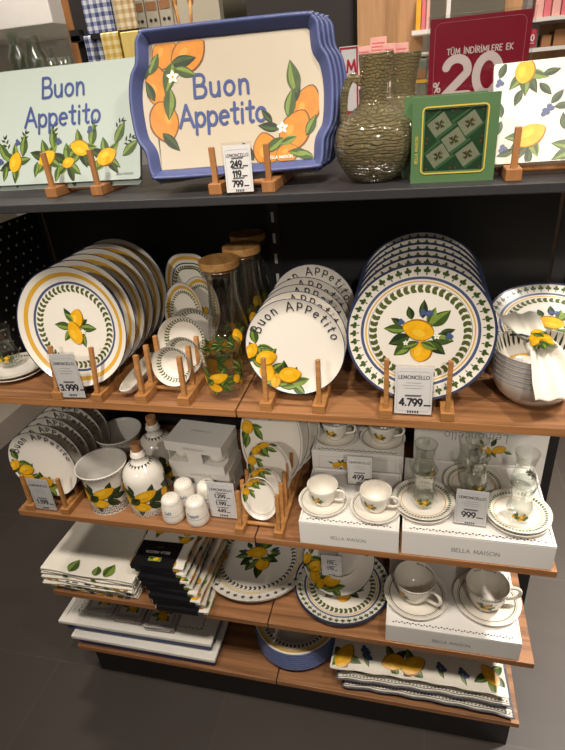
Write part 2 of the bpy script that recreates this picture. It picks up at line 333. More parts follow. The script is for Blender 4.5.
# ------------------------------------------------------------------ stroke lettering
def arc(cx, cy, rx, ry, a0, a1, n=14): return [(cx + rx * cos(rad(a0 + (a1 - a0) * k / n)), cy + ry * sin(rad(a0 + (a1 - a0) * k / n))) for k in range(n + 1)]
def G(adv, *st): return (adv, [list(x) for x in st])
GL = {
 ' ': G(.45), '.': G(.25, [(.1, 0), (.1, .04)]), '-': G(.5, [(.08, .45), (.42, .45)]), ':': G(.25, [(.1, .1), (.1, .14)], [(.1, .6), (.1, .64)]),
 'A': G(.78, [(.03, 0), (.38, 1), (.74, 0)], [(.17, .35), (.61, .35)]),
 'B': G(.68, [(.08, 0), (.08, 1)], [(.08, 1), (.3, 1)] + arc(.34, .76, .22, .24, 80, -80) + [(.08, .52)], [(.08, .52), (.36, .52)] + arc(.38, .26, .25, .26, 80, -80) + [(.08, 0)]),
 'C': G(.8, arc(.46, .5, .4, .5, 50, 310, 22)), 'D': G(.8, [(.08, 0), (.08, 1), (.3, 1)] + arc(.3, .5, .42, .5, 85, -85, 18) + [(.08, 0)]),
 'E': G(.58, [(.5, 1), (.08, 1), (.08, 0), (.5, 0)], [(.08, .52), (.44, .52)]), 'F': G(.56, [(.5, 1), (.08, 1), (.08, 0)], [(.08, .52), (.44, .52)]),
 'G': G(.86, arc(.46, .5, .4, .5, 50, 350, 22) + [(.5, .42)]), 'I': G(.22, [(.1, 0), (.1, 1)]), 'K': G(.66, [(.08, 0), (.08, 1)], [(.56, 1), (.1, .48), (.6, 0)]),
 'L': G(.52, [(.08, 1), (.08, 0), (.48, 0)]), 'M': G(.95, [(.06, 0), (.16, 1), (.47, .2), (.78, 1), (.88, 0)]), 'N': G(.8, [(.08, 0), (.08, 1), (.7, 0), (.7, 1)]),
 'O': G(.98, arc(.48, .5, .43, .5, 90, 450, 26)), 'P': G(.62, [(.08, 0), (.08, 1), (.3, 1)] + arc(.32, .74, .24, .26, 80, -80) + [(.08, .48)]),
 'R': G(.66, [(.08, 0), (.08, 1), (.3, 1)] + arc(.32, .75, .24, .25, 80, -80) + [(.08, .5)], [(.3, .5), (.58, 0)]),
 'S': G(.6, arc(.3, .76, .22, .24, 40, 250, 12) + arc(.3, .26, .24, .26, 75, -140, 14)), 'T': G(.6, [(.02, 1), (.58, 1)], [(.3, 1), (.3, 0)]),
 'U': G(.76, [(.08, 1), (.08, .35)] + arc(.37, .32, .29, .32, 180, 360, 14) + [(.66, 1)]),
 '0': G(.66, arc(.32, .5, .26, .5, 90, 450, 24)), '1': G(.42, [(.06, .8), (.26, 1), (.26, 0)]), '2': G(.64, arc(.31, .7, .25, .3, 165, -20, 14) + [(.06, 0), (.6, 0)]),
 '3': G(.62, arc(.29, .76, .22, .24, 150, -90, 14), arc(.29, .27, .25, .27, 90, -150, 16)), '4': G(.68, [(.48, 0), (.48, 1), (.04, .28), (.64, .28)]),
 '5': G(.62, [(.54, 1), (.16, 1), (.1, .55)] + arc(.29, .32, .26, .32, 120, -150, 16)), '7': G(.6, [(.04, 1), (.56, 1), (.2, 0)]),
 '9': G(.64, arc(.31, .68, .25, .32, 0, 360, 20), [(.55, .6), (.5, .3), (.3, 0)]), '8': G(.64, arc(.31, .76, .21, .24, 0, 360, 18), arc(.31, .27, .26, .27, 0, 360, 18)),
 '6': G(.64, arc(.31, .32, .25, .32, 0, 360, 20), [(.07, .4), (.14, .7), (.34, 1)]), '%': G(.8, arc(.2, .76, .15, .2, 0, 360, 14), arc(.6, .22, .15, .2, 0, 360, 14), [(.62, .98), (.18, 0)]),
 'a': G(.58, arc(.26, .3, .21, .29, 30, 390, 18), [(.48, .58), (.48, .02)]), 'c': G(.54, arc(.29, .3, .23, .3, 50, 310, 16)),
 'e': G(.58, [(.08, .32), (.5, .34)] + arc(.29, .3, .22, .3, 10, 310, 18)), 'i': G(.28, [(.12, .6), (.13, 0)], [(.13, .84), (.13, .88)]), 'l': G(.26, [(.1, 1), (.1, .1), (.18, 0)]),
 'm': G(.9, [(.08, .6), (.1, 0)], [(.1, .35)] + arc(.27, .38, .15, .22, 160, 0, 8) + [(.43, 0)], [(.43, .35)] + arc(.59, .38, .15, .22, 160, 0, 8) + [(.76, 0)]),
 'n': G(.58, [(.08, .6), (.1, 0)], [(.1, .32)] + arc(.29, .36, .18, .24, 165, 0, 10) + [(.49, 0)]), 'o': G(.6, arc(.29, .3, .23, .3, 90, 450, 20)),
 'p': G(.6, [(.08, .62), (.09, -.36)], arc(.31, .3, .22, .3, 150, -170, 18)), 'q': G(.62, [(.1, .86), (.1, 0)], arc(.32, .6, .24, .27, 140, -160, 16)),
 'r': G(.42, [(.08, .6), (.1, 0)], [(.1, .32)] + arc(.28, .36, .18, .22, 165, 60, 8)), 't': G(.46, [(.22, .92), (.22, .1), (.3, 0), (.38, .04)], [(.04, .62), (.4, .64)]),
 'u': G(.6, [(.08, .6), (.09, .26)] + arc(.28, .24, .19, .24, 180, 350, 10), [(.48, .6), (.5, 0)]),
 'z': G(.5, [(.06, .6), (.44, .6), (.06, 0), (.46, 0)]),
}
GL['İ'] = (.22, GL['I'][1] + [[(.1, 1.2), (.1, 1.24)]]); GL['Ü'] = (.76, GL['U'][1] + [[(.24, 1.2), (.24, 1.24)], [(.5, 1.2), (.5, 1.24)]])
def dens(st, d=.09):
    out = [st[0]]
    for a, b in zip(st, st[1:]):
        n = max(1, int(hypot(b[0] - a[0], b[1] - a[1]) / d)); out += [(a[0] + (b[0] - a[0]) * k / n, a[1] + (b[1] - a[1]) * k / n) for k in range(1, n + 1)]
    return out
def text_w(t, h, sp=0): return sum((GL[c][0] + sp) * h for c in t) - sp * h
def text(t, x, y, h, sp=0, align='c', slant=0, wobble=0, flip=False, sx=1):
    """strokes of a line of lettering; cap height h, baseline y"""
    tot = text_w(t, h, sp) * sx; px = x - (tot / 2 if align == 'c' else (tot if align == 'r' else 0)); out = []
    for i, c in enumerate(t):
        adv, sts = GL[c]; dy = wobble * h * sin(i * 2.3)
        for st in sts: out.append([(px + (a + slant * b) * h * sx, y + b * h + dy) for a, b in dens(st)])
        px += (adv + sp) * h * sx
    if flip: out = [[(2 * x - a, 2 * y + h - b) for a, b in st] for st in out]
    return out
def text_arc(t, R, amid, h, sp=0, wobble=0):
    """lettering on a circle of radius R, centred on angle amid (degrees), reading clockwise"""
    tot = text_w(t, h, sp); px = -tot / 2; out = []
    for i, c in enumerate(t):
        adv, sts = GL[c]; a0 = rad(amid) - (px + adv * h / 2) / R; dy = wobble * h * sin(i * 2.3)
        ca, sa = cos(a0), sin(a0)
        for st in sts:
            q = []
            for a, b in dens(st):
                lx, ly = (a - adv / 2) * h, b * h + R + dy
                q.append((lx * sa + ly * ca, -lx * ca + ly * sa))
            out.append(q)
        px += (adv + sp) * h
    return out

# ------------------------------------------------------------------ printed motifs (u right, v up)
def xf(items, dx=0, dy=0, rot=0, sc=1):
    c, s = cos(rad(rot)) * sc, sin(rad(rot)) * sc
    return [(m, [(dx + x * c - y * s, dy + x * s + y * c) for x, y in p], l) for m, p, l in items]
def leaf(x, y, ang, L, W, m='leaf', lay=0, mid=True):
    n = 9; top = [(L * k / n, W / 2 * sin(pi * (k / n) ** .85)) for k in range(n + 1)]; bot = [(a, -b) for a, b in top[1:-1]][::-1]
    out = [(m, top + bot, lay)]
    if mid:
        l2 = {'leaf': 'leaf_light', 'leaf_dark': 'leaf', 'leaf_light': 'leaf', 'olive': 'olive'}[m]
        out.append((l2, [(L * .06, 0)] + [(a * .96, b * .72) for a, b in top[1:-1]] + [(L * .95, 0)], lay + .5))
    return xf(out, x, y, ang)
def lemon(x, y, ang, L, W, lay=2, pre='lemon'):
    n = 26; P = []
    for k in range(n):
        a = 2 * pi * k / n; c, s = cos(a), sin(a); r = 1 + .16 * max(0, c) ** 7 + .06 * max(0, -c) ** 9
        P.append((L / 2 * c * r, W / 2 * s))
    Q = [(a * .97 - L * .004, b * .9 + W * .03) for a, b in P]
    hs = .6 if pre == 'orange' else 1
    if pre == 'orange': Q = [(a * .94, b * .9 + W * .012) for a, b in P]
    hi = [(L * .24 * hs * cos(2 * pi * k / 14) - L * .03, W * .17 * hs * sin(2 * pi * k / 14) + W * .16) for k in range(14)]
    return xf([(pre + '_dark', P, lay), (pre, Q, lay + .5), (pre + '_light', hi, lay + 1)], x, y, ang)
def disc(x, y, r, m, lay=3, n=10): return [(m, [(x + r * cos(2 * pi * k / n), y + r * sin(2 * pi * k / n)) for k in range(n)], lay)]
def flower(x, y, r, lay=4):
    o = []
    for k in range(5): o += leaf(x, y, 72 * k + 18, r, r * .55, 'leaf', lay, False)
    return [('petal', p, l) for m, p, l in o] + disc(x, y, r * .2, 'lemon', lay + 1, 8)
def berries(x, y, r, lay=3): return disc(x, y, r, 'berry', lay) + disc(x + r * 1.5, y + r * .6, r, 'berry', lay) + disc(x + r * .5, y + r * 1.6, r, 'berry', lay)
def sprig(x, y, ang, L, m='leaf_dark', lay=0):
    o = []
    for k in range(5):
        o += leaf(L * (.15 + .17 * k), 0, 48 if k % 2 else -48, L * .4, L * .14, m, lay, False)
    o += leaf(L * .8, 0, 0, L * .35, L * .12, m, lay, False)
    return xf(o, x, y, ang)
def bouquet_small(s=1.0):        # two lemons, six leaves: the yellow-banded dinner plate
    o = leaf(-.002, .008, 118, .032, .014, 'leaf_dark') + leaf(-.006, .0, 172, .036, .016) + leaf(-.006, -.004, 230, .03, .014, 'leaf_light') + leaf(.01, -.006, 285, .034, .015) + leaf(.012, .0, -4, .034, .016) + leaf(.01, .004, 30, .022, .011, 'leaf_dark')
    o += lemon(.007, .015, 70, .036, .028, 2) + leaf(.0, .012, 140, .022, .011, 'leaf_light', 4) + lemon(.001, -.011, 108, .042, .030, 5) + flower(.018, -.008, .006, 6)
    return xf(o, 0, 0, 0, s)
def bouquet_big(s=1.0):          # the charger plate
    o = leaf(-.012, .022, 105, .022, .012, 'leaf_dark') + leaf(.004, .024, 88, .03, .013, 'leaf_dark') + leaf(-.02, .006, 178, .034, .016) + leaf(-.014, -.004, 205, .036, .02, 'leaf_dark') + leaf(.016, .012, 42, .038, .02) + leaf(.012, .014, 70, .03, .014, 'leaf_light')
    o += leaf(.018, -.006, -10, .034, .02) + leaf(.012, -.012, -38, .036, .018, 'leaf_dark') + leaf(-.012, -.016, 220, .034, .02) + leaf(.03, 0, 18, .024, .01, 'leaf_dark') + leaf(-.026, .014, 150, .02, .01, 'leaf_dark')
    o += lemon(.004, -.03, 80, .034, .034, 1) + lemon(-.001, .006, 165, .044, .034, 4) + berries(-.03, .016, .003) + berries(.002, .031, .0032) + berries(.012, .03, .003) + berries(.042, -.006, .0034) + flower(.026, -.004, .006, 6) + flower(-.02, -.016, .005, 6)
    o += leaf(.0, -.014, 200, .03, .012, 'leaf', 5) + leaf(.002, -.014, -25, .028, .012, 'leaf_light', 5)
    return xf(o, 0, 0, 0, s)
def cluster_rim(R, s=1.0):       # lemons along the lower left of the Buon Appetito plate
    o = []
    for a, k in ((182, 0), (207, 1), (226, 2), (250, 3), (263, 4)):
        r = R * (.80 if k % 2 == 0 else .72); x, y = r * cos(rad(a)), r * sin(rad(a))
        for j in range(3): o += leaf(x, y, a + 90 + j * 55 - 30 + 140 * (k % 2), .032 * s, .015 * s, ('leaf_dark', 'leaf', 'leaf_light')[(j + k) % 3])
    for a in (176, 196, 216, 238, 258, 272): o += leaf(R * .8 * cos(rad(a)), R * .8 * sin(rad(a)), a - 80, .03 * s, .014 * s, 'leaf')
    for k, (a, rr, an, L) in enumerate(((186, .9, 60, .026), (222, .80, 105, .032), (203, .66, 15, .034), (240, .84, 80, .022), (257, .62, 10, .036))):
        o += lemon(R * rr * cos(rad(a)), R * rr * sin(rad(a)), an, L * s, L * .8 * s, 2 + 1.6 * k)
    return [(m, p, l) for m, p, l in o]
def band_cluster(s=1.0, dark=True):   # the lemon print round crocks, bottles and tumblers
    ld = 'leaf_dark' if dark else 'leaf'
    o = leaf(-.012, .006, 150, .034, .018, ld) + leaf(-.008, .0, 205, .032, .018, ld) + leaf(.012, .0, 20, .036, .018, ld) + leaf(.01, -.008, -35, .032, .016, ld) + leaf(.014, .012, 65, .026, .013, ld) + leaf(-.016, .014, 110, .024, .013, ld) + leaf(.022, -.004, -5, .03, .014, ld) + leaf(-.006, -.014, 265, .024, .012, ld)
    o += lemon(.006, .010, 18, .042, .026, 3) + lemon(-.006, -.013, 170, .036, .024, 4) + lemon(-.034, .0, 120, .024, .02, 3) + leaf(-.004, .006, 215, .03, .017, ld, 6) + leaf(.012, -.008, 40, .024, .012, ld, 6)
    return xf(o, 0, 0, 0, s)
def leaf_ring(R, n, L, W, m='olive', spread=42, lay=0):
    """pairs of small leaves forming chevrons that run round the plate"""
    o = []
    for k in range(n):
        a = 360 * k / n; x, y = R * cos(rad(a)), R * sin(rad(a))
        for sg in (1, -1): o += leaf(x, y, a - 90 + sg * spread, L, W, m, lay, False)
    return o
def tree_ring(R, n, s, m='leaf', lay=0):
    o = []
    for k in range(n):
        a = 360 * k / n; c = (R * cos(rad(a)), R * sin(rad(a)))
        for d, sc in ((0, 1.05), (50, .72), (-50, .72)): o += leaf(*c, a + d, s * sc, s * .52, m, lay, False)
        o += leaf(*c, a + 180, s * .6, s * .22, m, lay, False)
    return o
def dot_row(x0, x1, y, n, s, m='print_black', shape='leaf', lay=0):
    o = []
    for k in range(n):
        x = x0 + (x1 - x0) * k / (n - 1)
        o += disc(x, y, s / 2, m, lay, 7) if shape == 'dot' else leaf(x - s / 2, y, 25 if k % 2 else -25, s, s * .5, m, lay, False)
    return o

# ------------------------------------------------------------------ crockery meshes
def plate_mesh(name, R, H=.018, flat=.62, bands=(), edge='navy', seg=96, decals=(), strokes=(), base='ceramic', thick=.004):
    """coupe plate lying face up, foot at z = 0. bands: (r0, r1, material)"""
    zt = thick + .001
    def zs(r):
        t = max(0, min(1, (r / R - flat) / (1 - flat))); return zt + (H - zt) * t ** 1.7
    rs = sorted(set([0, R * .2, R * .4, flat * R, R * .7, R * .8, R * .9, R * .95, R * .985, R * .9985] + [x for b in bands for x in b[:2]]))
    top = []
    for i, r in enumerate(rs):
        nx = rs[i + 1] if i + 1 < len(rs) else R; mid = (r + nx) / 2; m = base
        for b0, b1, bm in bands:
            if b0 <= mid <= b1: m = bm
        if mid > R * .985: m = edge
        top.append((r, zs(r), m))
    prof = [(r, z, m) for r, z, m in top]
    prof.append((R, H - .0012, edge)); prof.append((R * .992, H - .003, base))
    for t in (.9, .8, .7): prof.append((R * t, zs(R * t) - thick, base))
    prof += [(R * .58, .001, base), (R * .56, 0, base), (R * .53, 0, base), (R * .5, .0015, base), (0, .0015, base)]
    mb = MB(); mb.lathe(prof, seg)
    mb.f = [f[::-1] for f in mb.f]
    fn = lambda u, v, h: (u, v, zs(hypot(u, v)) + h)
    clip = lambda u, v: hypot(u, v) < R * .985
    mb.decal(decals, fn, .00035, clip=clip)
    for st, w_, m in strokes: mb.ribbon(st, fn, w_, m, .00035, 4)
    return mb
def upright(tilt, yaw=0): return (rad(90 - tilt), 0, rad(yaw))
def stand_loc(x, y, z, r, tilt, H=.016):     # origin of an upright plate of radius r and depth H whose rim touches (x, y, z)
    t = rad(tilt); return (x, y + r * sin(t) + H * cos(t), z + r * cos(t) - H * sin(t))
# yellow and blue banded dinner plate
BAND = plate_mesh('dinner_plate', .127, .02, .60, [(.106, .1145, 'yellow_band'), (.0905, .0955, 'blue')], decals=leaf_ring(.081, 46, .0112, .0062) + bouquet_small(1.12)).mesh('dinner_plate')
# charger with a ring of small trees
CHARGER = plate_mesh('charger_plate', .128, .018, .66, [(.098, .103, 'blue'), (.1240, .128, 'navy'), (.0925, .095, 'yellow_band'), (.0885, .0892, 'navy')], edge='navy',
    decals=tree_ring(.1115, 46, .0108, 'leaf') + leaf_ring(.081, 42, .0115, .0078, 'olive', 34) + bouquet_big(1.15)).mesh('charger_plate')
# Buon Appetito dessert plate
BUON = plate_mesh('dessert_plate', .096, .015, .66, edge='navy', decals=cluster_rim(.096, 1.15), strokes=[(text_arc('Buon Aqqetito', .0715, 86, .0185, .22, .05), .0023, 'dark_text')]).mesh('dessert_plate')
def plate(me, name, label, cat, loc, rot, group=None):
    o = bpy.data.objects.new(name, me); COL.objects.link(o); o.location = loc; o.rotation_euler = rot
    return tag(o, label, cat, group)
def saucer_mesh(R, kind):
    if kind == 'tea': return plate_mesh('saucer', R, .014, .5, [(R * .70, R * .725, 'yellow_band')], edge='ceramic', seg=64, decals=leaf_ring(R * .84, 54, R * .075, R * .05, 'leaf', 30), thick=.003)
    if kind == 'cup': return plate_mesh('saucer', R, .012, .45, [(R * .86, R * .885, 'olive'), (R * .915, R * .93, 'print_grey')], edge='ceramic', seg=64, thick=.003)
    return plate_mesh('saucer', R, .014, .45, [(R * .80, R * .83, 'olive'), (R * .86, R * .875, 'print_grey')], edge='ceramic', seg=64, thick=.003)
TEA_SAUCER = saucer_mesh(.066, 'tea').mesh('saucer'); CUP_SAUCER = saucer_mesh(.056, 'cup').mesh('saucer'); BIG_SAUCER = saucer_mesh(.079, 'big').mesh('saucer')

def cup_proto(label, R, H, big, group):
    t = thing('teacup' if big else 'coffee_cup', label, 'cup', group=group)
    fr = .58
    prof = [(0, .002), (R * fr * .9, .002), (R * fr, 0), (R * fr * 1.02, .004), (R * .78, H * .3), (R * .90, H * .6), (R * .965, H * .85), (R, H), (R * .985, H + .0008), (R * .95, H - .001), (R * .92, H * .8), (R * .84, H * .55), (R * .7, H * .28), (R * .4, .008), (0, .0065)]
    mb = MB(); mb.lathe([(r, z, 'ceramic') for r, z in prof], 48)
    pz = [(z, r) for r, z in prof[3:8]]
    def rz(z):
        for (a, b), (c, d) in zip(pz, pz[1:]):
            if z <= c: return b + (d - b) * (z - a) / (c - a)
        return pz[-1][1]
    def fn(u, v, h):
        th = -pi / 2 + u / (R * .9); r = rz(v) + h; return (r * cos(th), r * sin(th), v)
    mot = xf(band_cluster(.36 if not big else .5, False), -R * .15, H * .5, 0)
    mb.decal(mot, fn, .0003)
    if big: mb.decal(dot_row(-2.8 * R, 2.8 * R, H * .93, 48, R * .075, 'print_black', 'dot'), fn, .0003)
    if big:
        def fin(u, v, h):
            th = pi / 2 - u / (R * .95); r = R * (.945 + .06 * (v - H) / H) - h; return (r * cos(th), r * sin(th), v)
        mb.ribbon(text('Buon Appetito', 0, H * .84, H * .09, .15), fin, .0011, 'print_black', .0003)
    mb.obj('body', t)
    hb = MB(); r0 = rz(H * .78)
    pts = [(r0 - .001, 0, H * .80), (r0 + R * .26, 0, H * .86), (r0 + R * .50, 0, H * .78), (r0 + R * .54, 0, H * .58), (r0 + R * .36, 0, H * .38), (rz(H * .28) - .001, 0, H * .26)]
    hb.tube(smooth_pts(pts, 4), R * .085, 'ceramic', 10); hb.obj('handle', t)
    return t
def smooth_pts(p, n=4):
    out = []; p = [Vector(q) for q in p]; m = len(p)
    for i in range(m - 1):
        a, b, c, d = p[max(i - 1, 0)], p[i], p[i + 1], p[min(i + 2, m - 1)]
        for k in range(n):
            t = k / n; out.append(.5 * ((2 * b) + (c - a) * t + (2 * a - 5 * b + 4 * c - d) * t * t + (3 * b - a - 3 * c + d) * t ** 3))
    out.append(p[-1]); return out

# ------------------------------------------------------------------ fittings: racks and price cards
def rack(label, x, y0, z, width, posts, post_h, tilt=5, depth=None, block=.024, pw=.0085, bars=(), group='bamboo plate racks on the shelves', mt='bamboo', rail_h=.018):
    """two rails running back, a row of pegs on each, cross dowels between. posts: y offsets of the pegs"""
    t = thing('plate_rack', label, 'rack', (x, y0, z), group=None)
    depth = depth or (max(posts) + .03)
    for sx in (-1, 1):
        b = MB(); b.box(sx * width / 2 - block / 2, sx * width / 2 + block / 2, 0, depth, 0, rail_h, mt); b.obj('rail', t, bevel=.0012)
        for py in posts:
            p = MB(); M = Matrix.Translation((sx * width / 2, py, rail_h - .001)) @ Matrix.Rotation(rad(-tilt), 4, 'X')
            p.box(-pw / 2, pw / 2, -pw / 2, pw / 2, -.004, post_h, mt, M); p.obj('peg', t, bevel=.001)
    for by in bars:
        c = MB(); c.tube([(-width / 2, by, rail_h * .6), (width / 2, by, rail_h * .6)], .0045, mt, 10); c.obj('crossbar', t)
    return t
def price_card(label, x, y, z, w_, h, tilt, lines, yaw=0, title='LEMONCELLO', small=3):
    """clear acrylic holder standing on the shelf with a printed insert. lines: list of (text, cap height, v, stroke, material)"""
    t = thing('price_card', label, 'price card', (x, y, z), (0, 0, rad(yaw)))
    R = Matrix.Rotation(rad(-tilt), 4, 'X'); hl = MB()
    hl.box(-w_ / 2 - .002, w_ / 2 + .002, -.0012, -.0004, .001, h + .004, 'acrylic', R)
    hl.box(-w_ / 2 - .002, w_ / 2 + .002, .0012, .002, .001, h + .004, 'acrylic', R)
    hl.box(-w_ / 2 - .002, w_ / 2 + .002, -.001, .028, 0, .0012, 'acrylic')
    hl.obj('holder', t)
    p = MB(); p.box(-w_ / 2, w_ / 2, -.0002, .0008, .004, h, 'paper', R)
    fn = lambda u, v, hh: R @ Vector((u, -.0002 - hh, v))
    if title:
        th = w_ * .82 / text_w(title, 1, .12); p.ribbon(text(title, 0, h * .77, th, .12), fn, th * .17, 'print_black', .0001)
    rl = arc(w_ * .36, h * .86, w_ * .08, w_ * .08, 0, 90, 5) + arc(-w_ * .36, h * .86, w_ * .08, w_ * .08, 90, 180, 5) + arc(-w_ * .36, h * .16, w_ * .08, w_ * .08, 180, 270, 5) + arc(w_ * .36, h * .16, w_ * .08, w_ * .08, 270, 360, 5)
    rl.append(rl[0]); p.ribbon([rl], fn, w_ * .008, 'print_soft', .0001)
    for k in range(small if title else 0):        # unreadable small print: fine broken rules
        hw = w_ * (.2, .3, .24)[k % 3]; yy = h * (.69 - .055 * k); n = 7
        p.ribbon([[(-hw + 2 * hw * j / n, yy), (-hw + 2 * hw * (j + .7) / n, yy)] for j in range(n)], fn, h * .013, 'print_soft', .0001)
    for tx, th, v, sw, m in lines:
        st = text(tx, -w_ * .06, v * h, th, .06); p.ribbon(st, fn, sw, m, .0001)
        p.ribbon([[(-w_ * .06 + text_w(tx, th, .06) / 2 + th * .25 + th * .3 * j, v * h + th * .1), (-w_ * .06 + text_w(tx, th, .06) / 2 + th * .42 + th * .3 * j, v * h + th * .1)] for j in range(3)], fn, th * .22, m, .0001)
        n = 6; hw = w_ * .2; yy = v * h + th * 1.45
        p.ribbon([[(-hw + 2 * hw * j / n, yy), (-hw + 2 * hw * (j + .65) / n, yy)] for j in range(n)], fn, th * .28, 'print_grey', .0001)
        p.ribbon([[(-hw * 1.1, yy - th * .06), (hw * 1.1, yy + th * .12)]], fn, th * .07, 'print_black', .0001, 5)
    p.ribbon([[(-w_ * .13 + w_ * .065 * j, h * .075), (-w_ * .13 + w_ * .065 * j, h * .105)] for j in range(5)], fn, w_ * .04, 'print_black', .0001)
    p.obj('printed_insert', t)
    return t

# ------------------------------------------------------------------ setting
fl = MB(); fl.add([(-4, -3, 0), (4, -3, 0), (4, 3.2, 0), (-4, 3.2, 0)], [(0, 1, 2, 3)], 'floor_tile'); struct(fl.obj('floor'))
wb = MB(); wb.box(-4, 4, 3.2, 3.3, 0, 3.2, 'shop_wall'); struct(wb.obj('wall_back'))
wl = MB(); wl.box(-4.1, -4, -3, 3.2, 0, 3.2, 'shop_wall'); struct(wl.obj('wall_left'))
wr = MB(); wr.box(4, 4.1, -3, 3.2, 0, 3.2, 'shop_wall'); struct(wr.obj('wall_right'))
# a low pale podium of the next display, seen between the shelves on the left
pd = MB(); pd.box(-2.6, -1.86, 1.1, 2.3, 0, .14, 'podium'); tag(pd.obj('display_podium', bevel=.004), 'pale grey low display podium on the floor behind the left end of the shelves', 'podium')

# ------------------------------------------------------------------ the shelving
fr = thing('shelf_frame', 'black metal shop shelving frame with slotted uprights, holding all the shelves', 'shelving', (0, BD, 0))
for x0, x1 in ((-.62, -.014), (.014, .62)):
    b = MB(); b.box(x0, x1, .004, .012, .03, 1.495, 'black_panel'); b.obj('back_panel', fr)
for x in (-.64, 0, .64):
    b = MB(); b.box(x - .014, x + .014, .0, .03, 0, 1.494, 'black_metal')
    for k in range(28 if x == 0 else 0): b.add([(x - .0035, -.0004, .06 + .05 * k + .01), (x + .0035, -.0004, .06 + .05 * k + .01), (x + .0035, -.0004, .06 + .05 * k + .034), (x - .0035, -.0004, .06 + .05 * k + .034)], [(0, 1, 2, 3)], 'painted_hole_light')  # pale faces paint light from behind onto the upright; no slots are cut
    b.obj('upright', fr)
b = MB(); b.box(.655, .712, -.004, .03, 0, 1.494, 'black_metal'); b.obj('side_post', fr)
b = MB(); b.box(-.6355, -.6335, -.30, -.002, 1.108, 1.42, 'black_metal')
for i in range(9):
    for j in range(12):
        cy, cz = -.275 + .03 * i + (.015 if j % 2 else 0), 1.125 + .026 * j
        if cy < -.03: b.add([(-.6331, cy + .0036 * cos(k * pi / 4), cz + .0036 * sin(k * pi / 4)) for k in range(8)], [tuple(range(8))], 'painted_hole_light')  # pale discs paint the bright shop behind as seen through perforations
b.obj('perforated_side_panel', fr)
b = MB(); b.box(-.63, .63, -.36, -.01, 0, ZD - .018, 'black_metal'); b.obj('plinth', fr)
b = MB(); b.box(-.68, .70, 0, BD + .03, ZT - .0145, ZT, 'top_black'); tag(b.obj('top_shelf', bevel=.0015), 'dark grey topmost shelf carrying the trays, glass jugs and sale sign', 'shelf')
for nm, z, what in (('A', ZA, 'upper shelf under the banded dinner plates|upper shelf under the round chargers and bowls'), ('B', ZB, 'second wooden level, under the crocks and bottles|second wooden level, under the cups and tea glasses'), ('C', ZC, 'third wooden level, under the folded table linen|third wooden level, under the large cups on their white box'), ('D', ZD, 'lowest level, under the white trays|lowest level, under the lemon cushions')):
    for k, (x0, x1) in enumerate(((-.633, -.0016), (.0016, .633))):
        b = MB(); b.box(x0, x1, 0, BD - .002, z - .0175, z, 'shelf_wood', front='shelf_edge')
        tag(b.obj('wooden_shelf', bevel=.0012), '%s wooden board of the %s' % (('left', 'right')[k], what.split('|')[k]), 'shelf')

# ------------------------------------------------------------------ upper wooden shelf: plates on racks
ys = (.014, .056, .098, .140, .181, .218)
rack('bamboo rack holding the row of yellow-banded dinner plates', -.352, 0.0, ZA, .096, [.008] + [y + .010 - .011 for y in ys[1:]] + [.262], .100, 12)
for k, y in enumerate(ys):
    plate(BAND, 'dinner_plate', 'dinner plate with yellow and blue bands, %s in its rack' % ('%s of six' % ORD[k] if k < 5 else 'last of six at the back'), 'plate', stand_loc(-.354, y + .008, ZA + .0215, .127, 12, .02), upright(12), 'yellow-banded dinner plates in the rack')
price_card('clear price card reading 3.999 in front of the yellow-banded plates', -.364, .0075, ZA, .056, .107, 1, [('3.999', .0138, .2, .0033, 'print_black')], 4)
yc = (.036, .078, .117, .156, .197, .239)
rack('bamboo rack holding the big leaf-bordered chargers', .343, 0.0, ZA, .108, [.010] + [y - .011 for y in yc[1:]] + [.275], .098, 4.7)
for k, y in enumerate(yc):
    plate(CHARGER, 'charger_plate', 'large plate with leaf border and lemon bouquet, %s' % ('%s of six' % ORD[k] if k < 5 else 'last of six at the back'), 'plate', stand_loc(.343, y, ZA + .0195, .128, 4.7, .018), upright(4.7), 'leaf-bordered chargers in the rack')
price_card('clear price card reading 4.799 in front of the big leaf-bordered plate', .337, .014, ZA, .066, .095, 8, [('4.799', .0135, .22, .0032, 'print_black')], 0)
yb = (.037, .074, .112, .153, .234)
rack('bamboo rack holding the Buon Appetito dessert plates beside the carafes', .113, 0.002, ZA, .104, [.010] + [y - .013 for y in yb[1:]] + [.268], .090, 6.5)
for k, y in enumerate(yb):
    plate(BUON, 'dessert_plate', 'Buon Appetito plate on the upper wooden shelf, %s' % ('%s of five' % ORD[k] if k < 4 else 'last of five at the back'), 'plate', stand_loc(.116, y, ZA + .0195, .096, 6.5, .015), upright(6.5), 'Buon Appetito plates on the upper wooden shelf')

# far left: tea saucers and glasses at the end of the shelf
def tea_glass_proto(label, group, print_=True):
    t = thing('tea_glass', label, 'glass', group=group)
    o = [(0, 0), (.0195, 0), (.0225, .004), (.0265, .018), (.0262, .03), (.0205, .05), (.0195, .056), (.0215, .072), (.0262, .094)]
    o = [(p.x, p.y) for p in smooth_pts([(a, b, 0) for a, b in o[2:]], 3)]; o = [(0, 0), (.0195, 0)] + o
    i_ = [(max(r - .0014, 0), z + .0004) for r, z in o[2:]][::-1]; i_ = [(r, max(z, .007)) for r, z in i_]
    mb = MB(); mb.lathe([(r, z, 'clear_glass') for r, z in o + i_ + [(0, .007)]], 40)
    def rz(z):
        for (a, b), (c, d) in zip(o[2:], o[3:]):
            if z <= d: return a + (c - a) * (z - b) / (d - b + 1e-9)
        return .026
    if print_:
        fn = lambda u, v, h: ((rz(v) + h) * cos(-pi / 2 + u / .026), (rz(v) + h) * sin(-pi / 2 + u / .026), v)
        mb.decal(xf(band_cluster(.34, False), 0, .022), fn, .0003)
    mb.obj('bowl', t); rg = MB(); rg.lathe([(.0248, .0935, 'clear_glass'), (.0256, .0948, 'clear_glass'), (.0264, .0935, 'clear_glass')], 40); rg.obj('rim', t)
    return t
